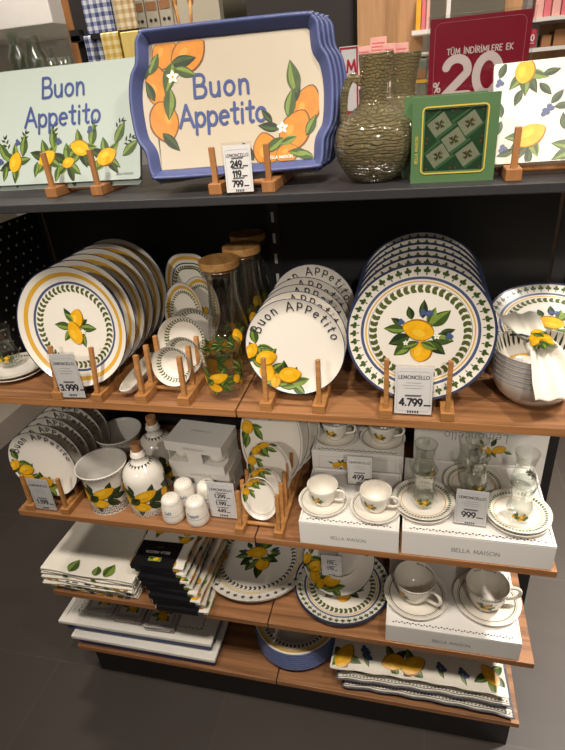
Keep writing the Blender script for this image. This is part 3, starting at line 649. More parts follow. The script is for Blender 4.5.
TG = tea_glass_proto('clear tulip tea glass standing on the left tea saucer of the boxed set', 'tea glasses of the boxed set')
TG.location = (.369, .083, ZB + .062 + .0095)
plate(TEA_SAUCER, 'saucer', 'tea saucer at the far left end of the upper shelf, lower of the stacked pair', 'saucer', (-.575, .106, ZA), (0, 0, 0), 'saucers at the left end of the upper shelf')
plate(TEA_SAUCER, 'saucer', 'tea saucer at the far left end of the upper shelf, upper of the stacked pair', 'saucer', (-.577, .106, ZA + .008), (0, 0, .4), 'saucers at the left end of the upper shelf')
plate(TEA_SAUCER, 'saucer', 'yellow-rimmed tea saucer behind the stacked pair, at the left end of the upper shelf', 'saucer', (-.55, .25, ZA), (0, 0, .2), 'saucers at the left end of the upper shelf')
dup(TG, 'clear tea glass on the stacked saucers at the left end of the upper shelf', (-.602, .12, ZA + .0175), (0, 0, .5), 'tea glasses at the left end of the upper shelf')
dup(TG, 'clear tea glass on the yellow-rimmed saucer at the left end of the upper shelf', (-.56, .25, ZA + .0095), (0, 0, .9), 'tea glasses at the left end of the upper shelf')

# spoon rest and small dish rack
def boat():
    mb = MB(); L, W, H = .176, .036, .024
    def fn(a, b):      # a round, b from the middle of the floor over the rim to the outside
        t = 2 * pi * a; c, s = cos(t), sin(t); p = 3.2
        k = (abs(c) ** p + abs(s) ** p) ** (-1 / p)
        seq = [(0, .0035), (.55, .0035), (.78, .008), (.94, H * .8), (.985, H), (1, H * .985), (.96, H * .7), (.8, .005), (.62, 0), (0, 0)]
        q = b * (len(seq) - 1); i = min(int(q), len(seq) - 2); f = q - i
        r = seq[i][0] + (seq[i + 1][0] - seq[i][0]) * f; z = seq[i][1] + (seq[i + 1][1] - seq[i][1]) * f
        return (W / 2 * k * c * r, L / 2 * k * s * r, z)
    mb.grid(fn, 48, 18, 'ceramic')
    side = lambda u, v, h: (W / 2 * .965 + .0012 + h, u, v)
    mb.ribbon(text('Buon Appetito', -.02, .008, .010, .1), side, .0012, 'dark_text', .0003)
    return mb
tag(boat().obj('spoon_rest', loc=(-.252, .100, ZA), rot=(0, 0, rad(4))), 'long narrow white spoon rest lying between the dinner plates and the small bowl rack', 'dish')
rack('low bamboo rack holding the two small bowls and oval dishes', -.158, .004, ZA, .094, [.012, .058, .104], .085, 6, .27, .026, .0095, (.05, .13, .21))
def bowl_mesh(R, H, ring, name, foot=.5, col='ceramic', out='ceramic', leafn=44, cream=None):
    ins = [(0, .006), (R * .4, .0065), (R * .62, .010), (R * .82, H * .45), (R * .93, H * .78), (R * .985, H)]
    ous = [(R, H - .0008), (R * .97, H * .76), (R * .86, H * .40), (R * .68, .006), (R * foot, .002), (R * foot, 0), (R * foot * .92, 0), (R * foot * .88, .002), (0, .002)]
    insd = [(p.x, p.y) for p in smooth_pts([(a, b, 0) for a, b in ins], 3)]
    mb = MB(); rows = []
    for r, z in insd:
        m = col
        if r > R * .975: m = 'print_grey'
        elif cream and R * .6 < r < R * .66: m = 'yellow_band'
        rows.append((r, z, m))
    mb.lathe(rows + [(ous[0][0], ous[0][1], 'print_grey'), (R * .999, H - .0026, out)] + [(r, z, out) for r, z in ous[1:]], 72); mb.f = [f[::-1] for f in mb.f]
    def zs(r):
        for (a, b), (c, d) in zip(insd, insd[1:]):
            if r <= c: return b + (d - b) * (r - a) / (c - a + 1e-9)
        return H
    fn = lambda u, v, h: (u * (1 - h / R), v * (1 - h / R), zs(hypot(u, v)) + h)
    if ring: mb.decal(ring, fn, .0004)
    return mb.mesh(name)
SB = bowl_mesh(.043, .028, leaf_ring(.034, 34, .0058, .003), 'sauce_bowl', .45); MBW = bowl_mesh(.056, .034, leaf_ring(.043, 40, .007, .0036), 'dip_bowl', .45)
for k, y in enumerate((.066, .112)):
    plate(SB, 'sauce_bowl', ('small round white sauce bowl in front in the low bamboo rack', 'small round sauce bowl right behind the front one in the low bamboo rack')[k], 'bowl', stand_loc(-.145 + .006 * k, y - .024, ZA + .0205, .043, 8, .028), upright(10), 'small sauce bowls in the low rack')
for k, y in enumerate((.152, .196)):
    plate(MBW, 'dip_bowl', ('larger round white bowl with navy rim behind the small sauce bowls', 'larger round bowl half hidden behind its twin in the low bamboo rack')[k], 'bowl', stand_loc(-.151 + .006 * k, y - .034, ZA + .0265, .057, 8, .034), upright(10), 'larger round bowls in the low rack')
def oval_mesh(name, a, b, H=.014, p=2.0, bands=(), ring=None, decals=(), strokes=(), edge='navy', flat=.66, base='ceramic'):
    """oval or round-cornered dish, face up; a, b half width and half length"""
    rs = sorted(set([0, .3, flat, .72, .8, .88, .94, .985, 1] + [x for q in bands for x in q[:2]]))
    zt = .005
    def k_(t):
        c, s = cos(t), sin(t); return (abs(c) ** p + abs(s) ** p) ** (-1 / p)
    def zs(r):
        t = max(0, min(1, (r - flat) / (1 - flat))); return zt + (H - zt) * t ** 1.7
    mb = MB(); n = 88; vs = []; fs = []; ms = []
    prof = [(r, zs(r)) for r in rs] + [(.99, H - .003), (.8, zs(.8) - .004), (.62, .0), (0, 0)]
    for r, z in prof:
        for j in range(n):
            t = 2 * pi * j / n; q = k_(t) * r; vs.append((a * cos(t) * q, b * sin(t) * q, z))
    for i in range(len(prof) - 1):
        m = base
        if i < len(rs) - 1:
            mid = (rs[i] + rs[i + 1]) / 2
            for b0, b1, bm in bands:
                if b0 <= mid <= b1: m = bm
            if mid > .98: m = edge
        for j in range(n): fs.append((i * n + j, (i + 1) * n + j, (i + 1) * n + (j + 1) % n, i * n + (j + 1) % n)); ms.append(m)
    mb.add(vs, fs, ms, True)
    def rr(u, v):
        return (abs(u / a) ** p + abs(v / b) ** p) ** (1 / p)
    fn = lambda u, v, h: (u, v, zs(rr(u, v)) + h)
    clip = lambda u, v: rr(u, v) < .98
    if ring:
        rr_, n_, L, W, mt = ring
        for j in range(n_):
            t = 2 * pi * j / n_; q = k_(t) * rr_; x, y = a * cos(t) * q, b * sin(t) * q
            t2 = t + .02; q2 = k_(t2) * rr_; an = math.degrees(atan2(b * sin(t2) * q2 - y, a * cos(t2) * q2 - x))
            for sg in (1, -1): mb.decal(leaf(x, y, an + 180 + sg * 40, L, W, mt, 0, False), fn, .00035, clip=clip)
    mb.decal(decals, fn, .00035, clip=clip)
    for st, w_, m in strokes: mb.ribbon(st, fn, w_, m, .00035, 4)
    return mb.mesh(name)
def stand_oval(x, y, z, b, tilt): return stand_loc(x, y, z, b, tilt)
def vert_text(t, x, y, h):          # lettering that climbs the left side
    return [[(x - b, y + a) for a, b in st] for st in text(t, 0, 0, h, .12)]
OV1 = oval_mesh('oval_dish', .050, .078, bands=[(.80, .90, 'yellow_band')], ring=(.70, 46, .006, .003, 'olive'), decals=xf(bouquet_small(.5), .006, -.012), strokes=[(vert_text('Appetito', -.036, .0, .011), .0013, 'dark_text')])
OV2 = oval_mesh('oblong_dish', .062, .105, p=3.0, bands=[(.84, .92, 'yellow_band'), (.74, .77, 'navy')], ring=(.66, 54, .008, .004, 'olive'), decals=xf(bouquet_small(.6), 0, 0))
plate(OV1, 'oval_dish', 'yellow-banded oval dish with small lemon, front one behind the round bowls', 'dish', stand_oval(-.178, .205, ZA + .026, .078, 8), upright(8, -6), 'oval dishes behind the bowls')
plate(OV1, 'oval_dish', 'oval yellow-banded dish partly hidden behind the front oval dish', 'dish', stand_oval(-.152, .245, ZA + .026, .078, 8), upright(8, -6), 'oval dishes behind the bowls')
plate(OV2, 'oblong_dish', 'tall round-cornered dish with yellow and navy bands standing behind the oval dishes', 'dish', stand_oval(-.196, .290, ZA + .012, .105, 8), upright(8))

# carafes and tumbler
def carafe(label, x, y, rz=0):
    t = thing('carafe', label, 'carafe', (x, y, ZA), (0, 0, rz), 'glass carafes with wooden lids')
    o = [(0, 0), (.044, 0), (.0475, .004), (.047, .05), (.043, .10), (.034, .165), (.031, .20), (.033, .222), (.036, .238)]
    o2 = [(p.x, p.y) for p in smooth_pts([(a, b, 0) for a, b in o[2:]], 3)]
    mb = MB(); mb.lathe([(r, z, 'clear_glass') for r, z in o[:2] + o2 + [(r - .0018, z) for r, z in o2[::-1]] + [(.043, .006), (0, .006)]], 56)
    def rz_(z):
        for (a, b), (c, d) in zip(o2, o2[1:]):
            if z <= d: return a + (c - a) * (z - b) / (d - b + 1e-9)
        return .04
    fn = lambda u, v, h: ((rz_(v) + h) * cos(-pi / 2 + u / .045), (rz_(v) + h) * sin(-pi / 2 + u / .045), v)
    mb.decal(xf(lemon(0, 0, 100, .030, .024, 3) + leaf(.006, .004, 30, .022, .010, 'leaf') + leaf(.006, .012, 60, .02, .009, 'leaf_dark'), .012, .10), fn, .0003); mb.decal(xf(band_cluster(.5, False), .125, .085), fn, .0003)
    mb.obj('bottle', t)
    lid = MB(); lid.lathe([(0, .232, 'lid_wood'), (.031, .232, 'lid_wood'), (.031, .2395, 'clear_glass'), (.040, .2395, 'lid_wood'), (.0412, .241, 'lid_wood'), (.0412, .2535, 'lid_wood'), (.040, .255, 'lid_wood'), (0, .255, 'lid_wood')], 56, smooth=False); lid.obj('lid', t)
    sl = MB(); sl.lathe([(.0335, .226, 'plastic_film'), (.038, .226, 'plastic_film'), (.038, .239, 'plastic_film'), (.0335, .239, 'plastic_film')], 48); sl.obj('seal', lid and t)
    return t
carafe('glass carafe with round wooden lid, nearest of three beside the tumbler', -.052, .158, .5)
carafe('glass carafe with round wooden lid, middle one of the three', -.033, .252, .3)
carafe('glass carafe with wooden lid, farthest of three against the black back panel', -.048, .353, .2)
def tumbler():
    t = thing('tumbler', 'clear tumbler printed with lemons at the front edge of the upper shelf', 'glass', (-.040, .066, ZA))
    o = [(0, 0), (.031, 0), (.034, .002), (.0365, .03), (.0405, .08), (.0425, .107), (.043, .112)]
    mb = MB(); mb.lathe([(r, z, 'clear_glass') for r, z in o + [(.0415, .1125), (.0405, .1), (.0385, .08), (.0345, .03), (.032, .012), (0, .011)]], 64)
    def rz_(z):
        for (a, b), (c, d) in zip(o[2:], o[3:]):
            if z <= d: return a + (c - a) * (z - b) / (d - b)
        return .043
    fn = lambda u, v, h: ((rz_(v) + h) * cos(-pi / 2 + u / .039), (rz_(v) + h) * sin(-pi / 2 + u / .039), v)
    for uu in (-.004, .074, .160): mb.decal(xf(band_cluster(.92, False), uu, .044), fn, .0003)
    for uu in (.098, .128, .150): mb.decal(xf(band_cluster(.62, False), uu, .088), fn, .0003)
    mb.obj('glass_body', t)
    b = MB(); b.lathe([(0, .0112, 'clear_glass'), (.030, .0112, 'clear_glass'), (.0305, .014, 'clear_glass'), (0, .0125, 'clear_glass')], 48); b.obj('thick_base', t)
tumbler()

# right end: leaning platters, bowls, rolled napkin
for k in range(3):
    plate(CHARGER, 'charger_plate', 'leaf-bordered plate lying tilted behind the soup bowls, %s of three' % ('topmost', 'middle', 'lowest')[k], 'plate', stand_loc(.612 + .004 * k, .155 + .0005 * k, ZA + .042 - .0098 * k, .128, 73, .018), (rad(17), 0, 0), 'tilted plates behind the bowls')
BW = bowl_mesh(.077, .056, [(m, p, l) for k in range(40) for m, p, l in leaf(.064 * cos(k * pi / 20), .064 * sin(k * pi / 20), math.degrees(k * pi / 20), .012, .005, 'leaf_dark', 0, False)], 'soup_bowl', .5, out='ceramic_grey', cream=True)
for k in range(6):
    plate(BW, 'soup_bowl', 'white soup bowl in the stack at the right end, %s of six' % ('bottom', 'second from the bottom', 'third from the bottom', 'fourth from the bottom', 'fifth from the bottom', 'topmost')[k], 'bowl', (.553, .108, ZA + .0095 * k), (0, 0, .13 * k), 'stacked soup bowls')
def napkin():
    t = thing('napkin', 'white napkin pulled through a ring, lying in the top soup bowl', 'napkin', (.545, .066, ZA + .123), (rad(2), rad(-4), rad(6)))
    mb = MB()
    def sheet(sgn, L, Wd, drop, seed):
        def fn(a, b):
            d = b * L; w_ = .019 + (Wd - .019) * min(1, b * 1.25) ** .9
            x = (a - .5) * 2 * w_; fold = .006 * sin(a * 15 + seed) * (1 - b * .6) + .007 * cos(a * pi * 2) * (1 - b)
            return (x + (.012 * b if sgn < 0 else -.016 * b), sgn * d, fold - drop * b * b)
        mb.grid(fn, 28, 14, 'linen'); mb.grid(lambda a, b: Vector(fn(1 - a, b)) - Vector((0, 0, .0022)), 28, 14, 'linen')
    sheet(-1, .078, .037, .056, .4); sheet(1, .094, .034, -.020, 1.9)
    mb.obj('cloth', t)
    ed = MB(); ed.tube([(-.012, .015, .010), (-.022, .035, .006), (-.034, .06, -.006)], .0022, 'navy', 8); ed.obj('navy_hem', t)
    r = MB(); prof = [(.0205, -.016), (.024, -.016), (.0245, .016), (.021, .016), (.0205, -.016)]
    M = Matrix.Rotation(rad(90), 4, 'X') @ Matrix.Scale(.62, 4, (0, 1, 0))
    r.lathe([(a, b, 'ceramic') for a, b in prof], 36, M)
    fn = lambda u, v, h: M @ Vector(((.0245 + h) * cos(pi / 2 + u / .024), (.0245 + h) * sin(pi / 2 + u / .024), v))
    r.decal(xf(band_cluster(.75, False), .0, .0, 90) + lemon(-.008, -.004, 20, .026, .022, 5) + lemon(.012, .008, 60, .02, .017, 5), fn, .0003); r.obj('napkin_ring', t)
napkin()

# ------------------------------------------------------------------ top shelf
def lying(tilt, yaw=0): return (rad(90 - tilt), 0, rad(yaw))
def board(name, label, loc, rot):
    mb = MB(); W, H, T = .304, .203, .004
    out = []
    for cx, cy, a in ((W / 2 - .006, H - .006, 0), (-W / 2 + .006, H - .006, 90), (-W / 2 + .006, .006, 180), (W / 2 - .006, .006, 270)): out += arc(cx, cy, .006, .006, a, a + 90, 5)
    mb.prism(out, -T, 0, 'board_green', side='board_edge'); fn = lambda u, v, h: (u, v, h)
    rows = []
    for k, (x, y, an, L) in enumerate(((-.104, .040, 70, .034), (-.036, .044, 30, .034), (.008, .034, 20, .024), (.034, .059, 160, .036), (.086, .040, 25, .038))):
        rows += leaf(x, y, an + 75, .036, .017) + leaf(x, y, an + 130, .038, .017, 'leaf_dark') + leaf(x, y, an + 200, .034, .015, 'leaf_light') + leaf(x, y, an - 60, .034, .015) + leaf(x, y, -95 + k * 11, .038, .014, 'leaf_dark') + leaf(x, y, an + 20, .036, .015, 'leaf_light') + leaf(x - .02, y - .004, 255, .03, .012)
        rows += lemon(x, y, an, L, L * .78, 2)
    for x, y, a in ((-.118, .062, 120), (-.088, .07, 80), (-.02, .078, 95), (.056, .080, 80), (.104, .082, 62), (.118, .06, 40), (-.142, .03, 200)): rows += leaf(x, y - .02, a, .042, .017, 'leaf') + sprig(x, y, a - 10, .026)
    for x, y in ((-.1, .073), (-.012, .07), (.052, .086), (-.138, .04)): rows += berries(x, y, .0035)
    rows = [(m, [(max(-W / 2 + .002, min(W / 2 - .002, a)), max(.002, b)) for a, b in p], l) for m, p, l in rows]
    mb.decal(rows, fn, .0003)
    mb.ribbon(text('Buon', .002, .150, .034, .06, slant=.05), fn, .0046, 'blue_text'); mb.ribbon(text('Appetito', -.002, .101, .034, .04, slant=.05), fn, .0046, 'blue_text')
    mb.ribbon(text('BELLA MAISON', .122, .008, .0036, .1), fn, .0006, 'print_grey')
    return tag(mb.obj(name, loc=loc, rot=rot), label, 'cutting board')
board('cutting_board', 'pale green cutting board lettered Buon Appetito over lemons, front one of two', (-.299, .084, ZT + .0205), lying(23.5))
board('cutting_board', 'second pale green glass board behind, showing only a strip below the front board', (-.302, .0895, ZT + .0105), lying(23.5))
def easel(label, x, y, w_, depth=.10, post=.062, back=None, pw=.009, bar_y=.045):
    t = thing('display_stand', label, 'stand', (x, y, ZT))
    for sx in (-1, 1):
        b = MB(); b.box(sx * w_ / 2 - .011, sx * w_ / 2 + .011, 0, depth, 0, .017, 'beech'); b.obj('rail', t, bevel=.0015)
        p = MB(); p.box(sx * w_ / 2 - pw / 2, sx * w_ / 2 + pw / 2, .006, .006 + pw * .8, .0155, post, 'beech'); p.obj('front_peg', t, bevel=.001)
        M = Matrix.Translation((sx * w_ / 2, depth - .014, .0155)) @ Matrix.Rotation(rad(-20), 4, 'X')
        p = MB(); p.box(-pw / 2, pw / 2, 0, pw * .8, -.004, .11, 'beech', M); p.obj('back_peg', t, bevel=.001)
    c = MB(); c.tube([(-w_ / 2, bar_y, .010), (w_ / 2, bar_y, .010)], .0055, 'beech', 10); c.obj('crossbar', t)
    return t
easel('wooden stand with two pegs holding the pale green cutting boards', -.266, .052, .092, .10, .075)
easel('wooden stand with two pegs holding the blue-rimmed trays', .060, .012, .088, .30, .07)
easel('wooden stand with a single visible peg under the lemon print canvas at the right end', .512, .016, .104, .12, .07)

def tray_mesh():
    W, H = .150, .1115       # half sizes at the handles and height
    P = []
    def side(s):
        pts = [(.128, -.1115), (.139, -.107), (.143, -.096), (.146, -.070), (.158, -.048), (.1625, -.015), (.1625, .02), (.157, .048), (.147, .066), (.1445, .085), (.143, .098), (.136, .108), (.124, .1125)]
        return [(s * a, b) for a, b in pts]
    ctrl = side(1) + [(.0, .1135)] + side(-1)[::-1] + [(0, -.1125)]
    c3 = [(a, b, 0) for a, b in ctrl]; n = len(c3)
    for i in range(n):
        a, b, c, d = [Vector(c3[(i + k) % n]) for k in (-1, 0, 1, 2)]
        for k in range(5):
            t = k / 5; q = .5 * ((2 * b) + (c - a) * t + (2 * a - 5 * b + 4 * c - d) * t * t + (3 * b - a - 3 * c + d) * t ** 3); P.append((q.x, q.y))
    N = len(P)
    def off(d):
        o = []
        for i in range(N):
            a, b = P[i - 1], P[(i + 1) % N]; dx, dy = b[0] - a[0], b[1] - a[1]; l = hypot(dx, dy) or 1
            o.append((P[i][0] - dy / l * d, P[i][1] + dx / l * d))
        return o
    rings = [(off(.0), .0), (off(-.003), .018), (off(-.001), .0205), (off(.002), .0195), (off(.0125), .0035), (off(.0135), .003)]
    rings = [(off(.010), -.001), (off(-.001), .0165), (off(-.0025), .019), (off(.001), .0205), (off(.0035), .019), (off(.0135), .0040), (off(.0145), .0030)]
    mb = MB(); vs = []; fs = []
    for r, z in rings: vs += [(x, y, z) for x, y in r]
    for i in range(len(rings) - 1):
        for k in range(N): fs.append((i * N + k, i * N + (k + 1) % N, (i + 1) * N + (k + 1) % N, (i + 1) * N + k))
    fs.append(tuple(range(N - 1, -1, -1))); mb.add(vs, fs, 'tray_blue', True)
    inn = rings[-1][0]; mb.add([(x, y, .003) for x, y in inn], [tuple(range(N))], 'tray_cream')
    def inside(u, v): 
        return abs(u) < (.1275 if abs(v) > .062 else .1405) and abs(v) < .0965
    fn = lambda u, v, h: (u, v, .003 + h)
    d = []
    for k, (x, y, an, L, s) in enumerate(((-.104, .082, 60, .05, .8), (-.066, .076, 42, .062, .8), (-.121, .034, 100, .062, .72), (-.116, -.020, 280, .060, .85))): d += lemon(x, y, an, L, L * s, 2 + 2 * k, 'orange')
    for x, y, a, L, m in ((-.092, .068, 250, .05, 'leaf'), (-.096, .064, 10, .044, 'leaf_dark'), (-.09, .058, -20, .038, 'leaf'), (-.13, .08, 250, .04, 'leaf_dark'), (-.10, .03, 262, .05, 'leaf'), (-.128, .012, 110, .034, 'leaf_dark'), (-.12, -.038, -48, .04, 'leaf_dark'), (-.132, .052, 60, .036, 'leaf'), (-.09, .088, 60, .034, 'leaf_light')): d += leaf(x, y, a, L, L * .42, m, 11)
    d += flower(-.094, .046, .011, 13)
    for k, (x, y, an, L, s) in enumerate(((.120, -.018, 70, .062, .75), (.100, -.052, 60, .062, .8), (.052, -.078, 100, .050, .9), (.085, -.086, 20, .036, .9))): d += lemon(x, y, an, L, L * s, 2 + 2 * k, 'orange')
    for x, y, a, L, m in ((.106, .004, 100, .052, 'leaf'), (.094, -.012, 62, .038, 'leaf_dark'), (.09, -.03, 78, .044, 'leaf'), (.076, -.045, 170, .036, 'leaf_dark'), (.08, -.06, 215, .04, 'leaf'), (.075, -.07, 20, .03, 'leaf_light'), (.118, -.06, 60, .036, 'leaf'), (.064, -.035, 130, .026, 'leaf_dark'), (.12, -.088, 170, .034, 'leaf'), (.03, -.092, 120, .034, 'leaf_dark'), (.1, -.084, -20, .034, 'leaf')): d += leaf(x, y, a, L, L * .42, m, 11)
    d += flower(.08, -.045, .01, 13)
    mb.decal(d, fn, .00012, clip=inside)
    mb.ribbon(text('Buon', -.016, .012, .034, .10, slant=.04), fn, .0048, 'blue_text'); mb.ribbon(text('Appetito', -.017, -.032, .034, .03, slant=.04, sx=.94), fn, .0048, 'blue_text')
    mb.ribbon(text('BELLA MAISON', .074, -.0925, .0045, .1), fn, .0009, 'petal', lay=9)
    mb.v = [(x * .985, y * .965, z) for x, y, z in mb.v]
    return mb.mesh('serving_tray')
TRAY = tray_mesh()
TT, TYAW = 15.5, 8
for k in range(4):
    yy = .066 + .030 * k; q = rad(TT)
    plate(TRAY, 'serving_tray', ('large blue-rimmed cream tray lettered Buon Appetito, front one on the stand', 'second blue-rimmed tray, just behind the front lettered one', 'third blue-rimmed tray, seen as a blue edge beside the jugs', 'rearmost blue-rimmed tray of the row on the top shelf')[k], 'tray', (.036 + .003 * k, yy - .004 + .1115 * sin(q), ZT + .0195 + .1085 * cos(q) + .002), upright(TT, TYAW), 'blue-rimmed trays on the top shelf')
price_card('clear price card reading 249, 119 and 799 in front of the blue-rimmed tray', .060, .006, ZT, .043, .072, 6, [('249', .0085, .57, .0023, 'print_black'), ('119', .0085, .37, .0023, 'print_black'), ('799', .0085, .17, .0023, 'print_black')], 4, small=0)

def jug(label, x, y, rz, group):
    t = thing('glass_jug', label, 'jug', (x, y, ZT), (0, 0, rz), group)
    o = [(0, .004), (.026, .004), (.032, .0), (.045, .011), (.0575, .032), (.0625, .054), (.058, .076), (.046, .092), (.031, .103), (.0235, .110), (.0215, .122), (.0215, .145), (.0235, .173)]
    o2 = [(p.x, p.y) for p in smooth_pts([(a, b, 0) for a, b in o[2:]], 4)]
    mb = MB(); prof = o[:2] + o2 + [(.0225, .1742), (.0213, .172)] + [(max(r - .002, .001), z) for r, z in o2[::-1] if z > .006] + [(0, .007)]
    mb.lathe([(r, z, 'olive_glass') for r, z in prof], 72)
    nv = []
    for vx, vy, vz in mb.v:           # a spout pulled out of the lip opposite the handle
        r = hypot(vx, vy); a = atan2(vy, vx)
        if vz > .135 and r > .01:
            k = (vz - .135) / .038 * max(0, cos(a)) ** 8 * .005; vx += k; vz += k * .25
        nv.append((vx, vy, vz))
    mb.v = nv; mb.obj('jug_body', t)
    h = MB(); pts = smooth_pts([(-.0205, 0, .138), (-.034, 0, .146), (-.044, 0, .136), (-.049, 0, .118), (-.050, 0, .100), (-.050, 0, .086)], 5); h.tube(pts, .0042, 'olive_glass', 10, squash=1.5); h.obj('handle', t)
jug('round olive glass jug with a straight neck, standing in front beside the trays', .2615, .088, rad(-14), 'olive glass jugs')
jug('olive glass jug mostly hidden behind the front jug, its neck showing to the right', .300, .215, rad(-6), 'olive glass jugs')

def gift_box(label, x, y, rz):
    t = thing('gift_box', label, 'box', (x, y, ZT), (rad(-1.5), 0, rz), 'green gift boxes')
    W, H, D, wi = .117, .114, .03, .082
    b = MB(); b.box(-W / 2, W / 2, .003, D, 0, H, 'green_box'); fn = lambda u, v, h: (u, -h, v)
    # front panel with a square opening
    o, i = W / 2, wi / 2; cz = H * .5
    vs = []
    for yy in (0, .003): vs += [(-o, yy, 0), (o, yy, 0), (o, yy, H), (-o, yy, H), (-i, yy, cz - i), (i, yy, cz - i), (i, yy, cz + i), (-i, yy, cz + i)]
    f = [(0, 1, 5, 4), (1, 2, 6, 5), (2, 3, 7, 6), (3, 0, 4, 7)]
    b.add(vs, f + [tuple(q + 8 for q in p[::-1]) for p in f] + [(0, 8, 9, 1), (1, 9, 10, 2), (2, 10, 11, 3), (3, 11, 8, 0), (4, 5, 13, 12), (5, 6, 14, 13), (6, 7, 15, 14), (7, 4, 12, 15)], 'green_box')
    g = wi / 2 + .003; fr_ = []
    for cx, cy, a in ((g - .006, cz + g - .006, 0), (-g + .006, cz + g - .006, 90), (-g + .006, cz - g + .006, 180), (g - .006, cz - g + .006, 270)): fr_ += arc(cx, cy, .006, .006, a, a + 90, 5)
    b.ribbon([fr_ + [fr_[0]]], fn, .002, 'gold')
    b.ribbon(vert_text('BELLA MAISON', -W / 2 + .009, H * .4, .004), fn, .0006, 'gold')
    b.obj('box', t)
    c = MB(); c.box(-i, i, .0024, .0029, cz - i, cz + i, 'green_deep')
    f2 = lambda u, v, h: (u, .0024 - h, v + cz); its = []
    inw = lambda u, v: abs(u) < i - .0005 and abs(v) < i - .0005
    for a, bb in [(p, q) for p in range(-2, 3) for q in range(-2, 3)]:
        u, v = (a * .029 - bb * .0), bb * .029
        uu, vv = (u - v) * .7071, (u + v) * .7071
        sq = [(-.0105, -.0105), (.0105, -.0105), (.0105, .0105), (-.0105, .0105)]
        if abs(uu) < i + .006 and abs(vv) < i + .006:
            its += xf([('swatch', [(p * 1.3, q * 1.05) for p, q in sq], 0)], uu, vv, 35)
            for k in range(4): its += xf(disc(.0055 * cos(k * 1.6), .004 * sin(k * 1.6), .0016, 'rose', 2, 6), uu, vv, 35) + xf(leaf(0, 0, k * 90 + 30, .008, .003, 'leaf', 1, False), uu, vv, 35)
            its += xf([('ribbon_green', [(-.016, -.002), (.016, -.002), (.016, .002), (-.016, .002)], 3)], uu + .009, vv - .009, 35)
    nits = [(m, [(max(-i + .0004, min(i - .0004, a)), max(-i + .0004, min(i - .0004, b_))) for a, b_ in p], l) for m, p, l in its if inw(sum(a for a, b_ in p) / len(p), sum(b_ for a, b_ in p) / len(p))]
    c.decal(nits, f2, .00015); c.obj('printed_contents', t)
    wn = MB(); wn.box(-i - .001, i + .001, .0004, .0008, cz - i - .001, cz + i + .001, 'window_film'); wn.obj('clear_window', t)
gift_box('green gift box with yellow-framed window, standing in front of the sale sign', .377, .036, 0)
gift_box('second green gift box, only its left edge showing behind the front one', .364, .082, rad(-2))

def canvas():
    mb = MB(); W, H, T = .155, .153, .010
    out = []
    for cx, cy, a in ((W - .004, H - .004, 0), (.004, H - .004, 90), (.004, .004, 180), (W - .004, .004, 270)): out += arc(cx, cy, .004, .004, a, a + 90, 4)
    mb.prism(out, -T, 0, 'linen'); fn = lambda u, v, h: (u, v, h)
    d = []
    for x, y, an, L in ((.043, .137, 80, .036), (.050, .039, 30, .042), (.128, .10, 60, .034), (.112, .020, 20, .03)):
        for k in range(4): d += leaf(x, y, an + (150, 215, 260, 190)[k], .034 + .004 * (k % 2), .015, ('leaf', 'leaf_dark', 'leaf_light', 'leaf')[k])
        d += lemon(x, y, an, L, L * .78, 2)
    for x, y, a in ((.062, .118, -50), (.038, .11, 250), (.066, .13, 15), (.012, .07, 100), (.012, .065, 250), (.078, .085, 50), (.082, .08, 5), (.096, .045, 95), (.104, .04, 110), (.008, .13, 70), (.05, .02, 265), (.03, .02, 200)): d += leaf(x, y, a, .026, .011, 'leaf_dark')
    for x, y in ((.074, .076), (.068, .07), (.012, .02), (.006, .12)): d += berries(x, y, .0035)
    d = [(m, [(max(.001, min(W - .001, a)), max(.001, min(H - .001, b_))) for a, b_ in p], l) for m, p, l in d]
    mb.decal(d, fn, .0003); return mb
tag(canvas().obj('lemon_print_panel', loc=(.4335, .052, ZT + .0185), rot=(rad(90 - 34), rad(-1), rad(-1))), 'white square panel printed with lemons and berries on a wooden stand at the right end', 'print')

def sale_sign():
    t = thing('sale_sign', 'dark red discount sign in a clear holder behind the green gift box', 'sign', (.4145, .205, ZT - .0)); W, H = .150, .206
    p = MB(); p.box(-W / 2, W / 2, 0, .0008, .008, .008 + H, 'maroon'); fn = lambda u, v, h: (u, -h, v)
    p.ribbon(text('TÜM İNDİRİMLERE EK', .002, .164, .0080, .10), fn, .0014, 'sign_grey', .0002)
    th = .052; p.ribbon(text('20', -.006, .106, th, .06, sx=1.3), fn, .0125, 'sign_grey', .0002); p.ribbon(text('%', -.0605, .112, .0145, .0), fn, .0022, 'sign_grey', .0002)
    rl = []
    for cx, cy, a in ((W / 2 - .018, .198, 0), (-W / 2 + .018, .198, 90), (-W / 2 + .018, .024, 180), (W / 2 - .018, .024, 270)): rl += arc(cx, cy, .010, .010, a, a + 90, 6)
    p.ribbon([rl + [rl[0]]], fn, .0008, 'sign_line', .0002)
    p.ribbon([[(.052, .118), (.064, .118)]], fn, .001, 'sign_line', .0002)
    p.obj('printed_insert', t)
    a = MB(); a.box(-W / 2 - .004, W / 2 + .004, -.004, -.002, .0, .008 + H + .004, 'acrylic'); a.box(-W / 2 - .004, W / 2 + .004, .003, .005, .0, .008 + H + .004, 'acrylic'); a.box(-W / 2 - .004, W / 2 + .004, -.02, .05, 0, .002, 'acrylic'); a.obj('clear_holder', t)
sale_sign()

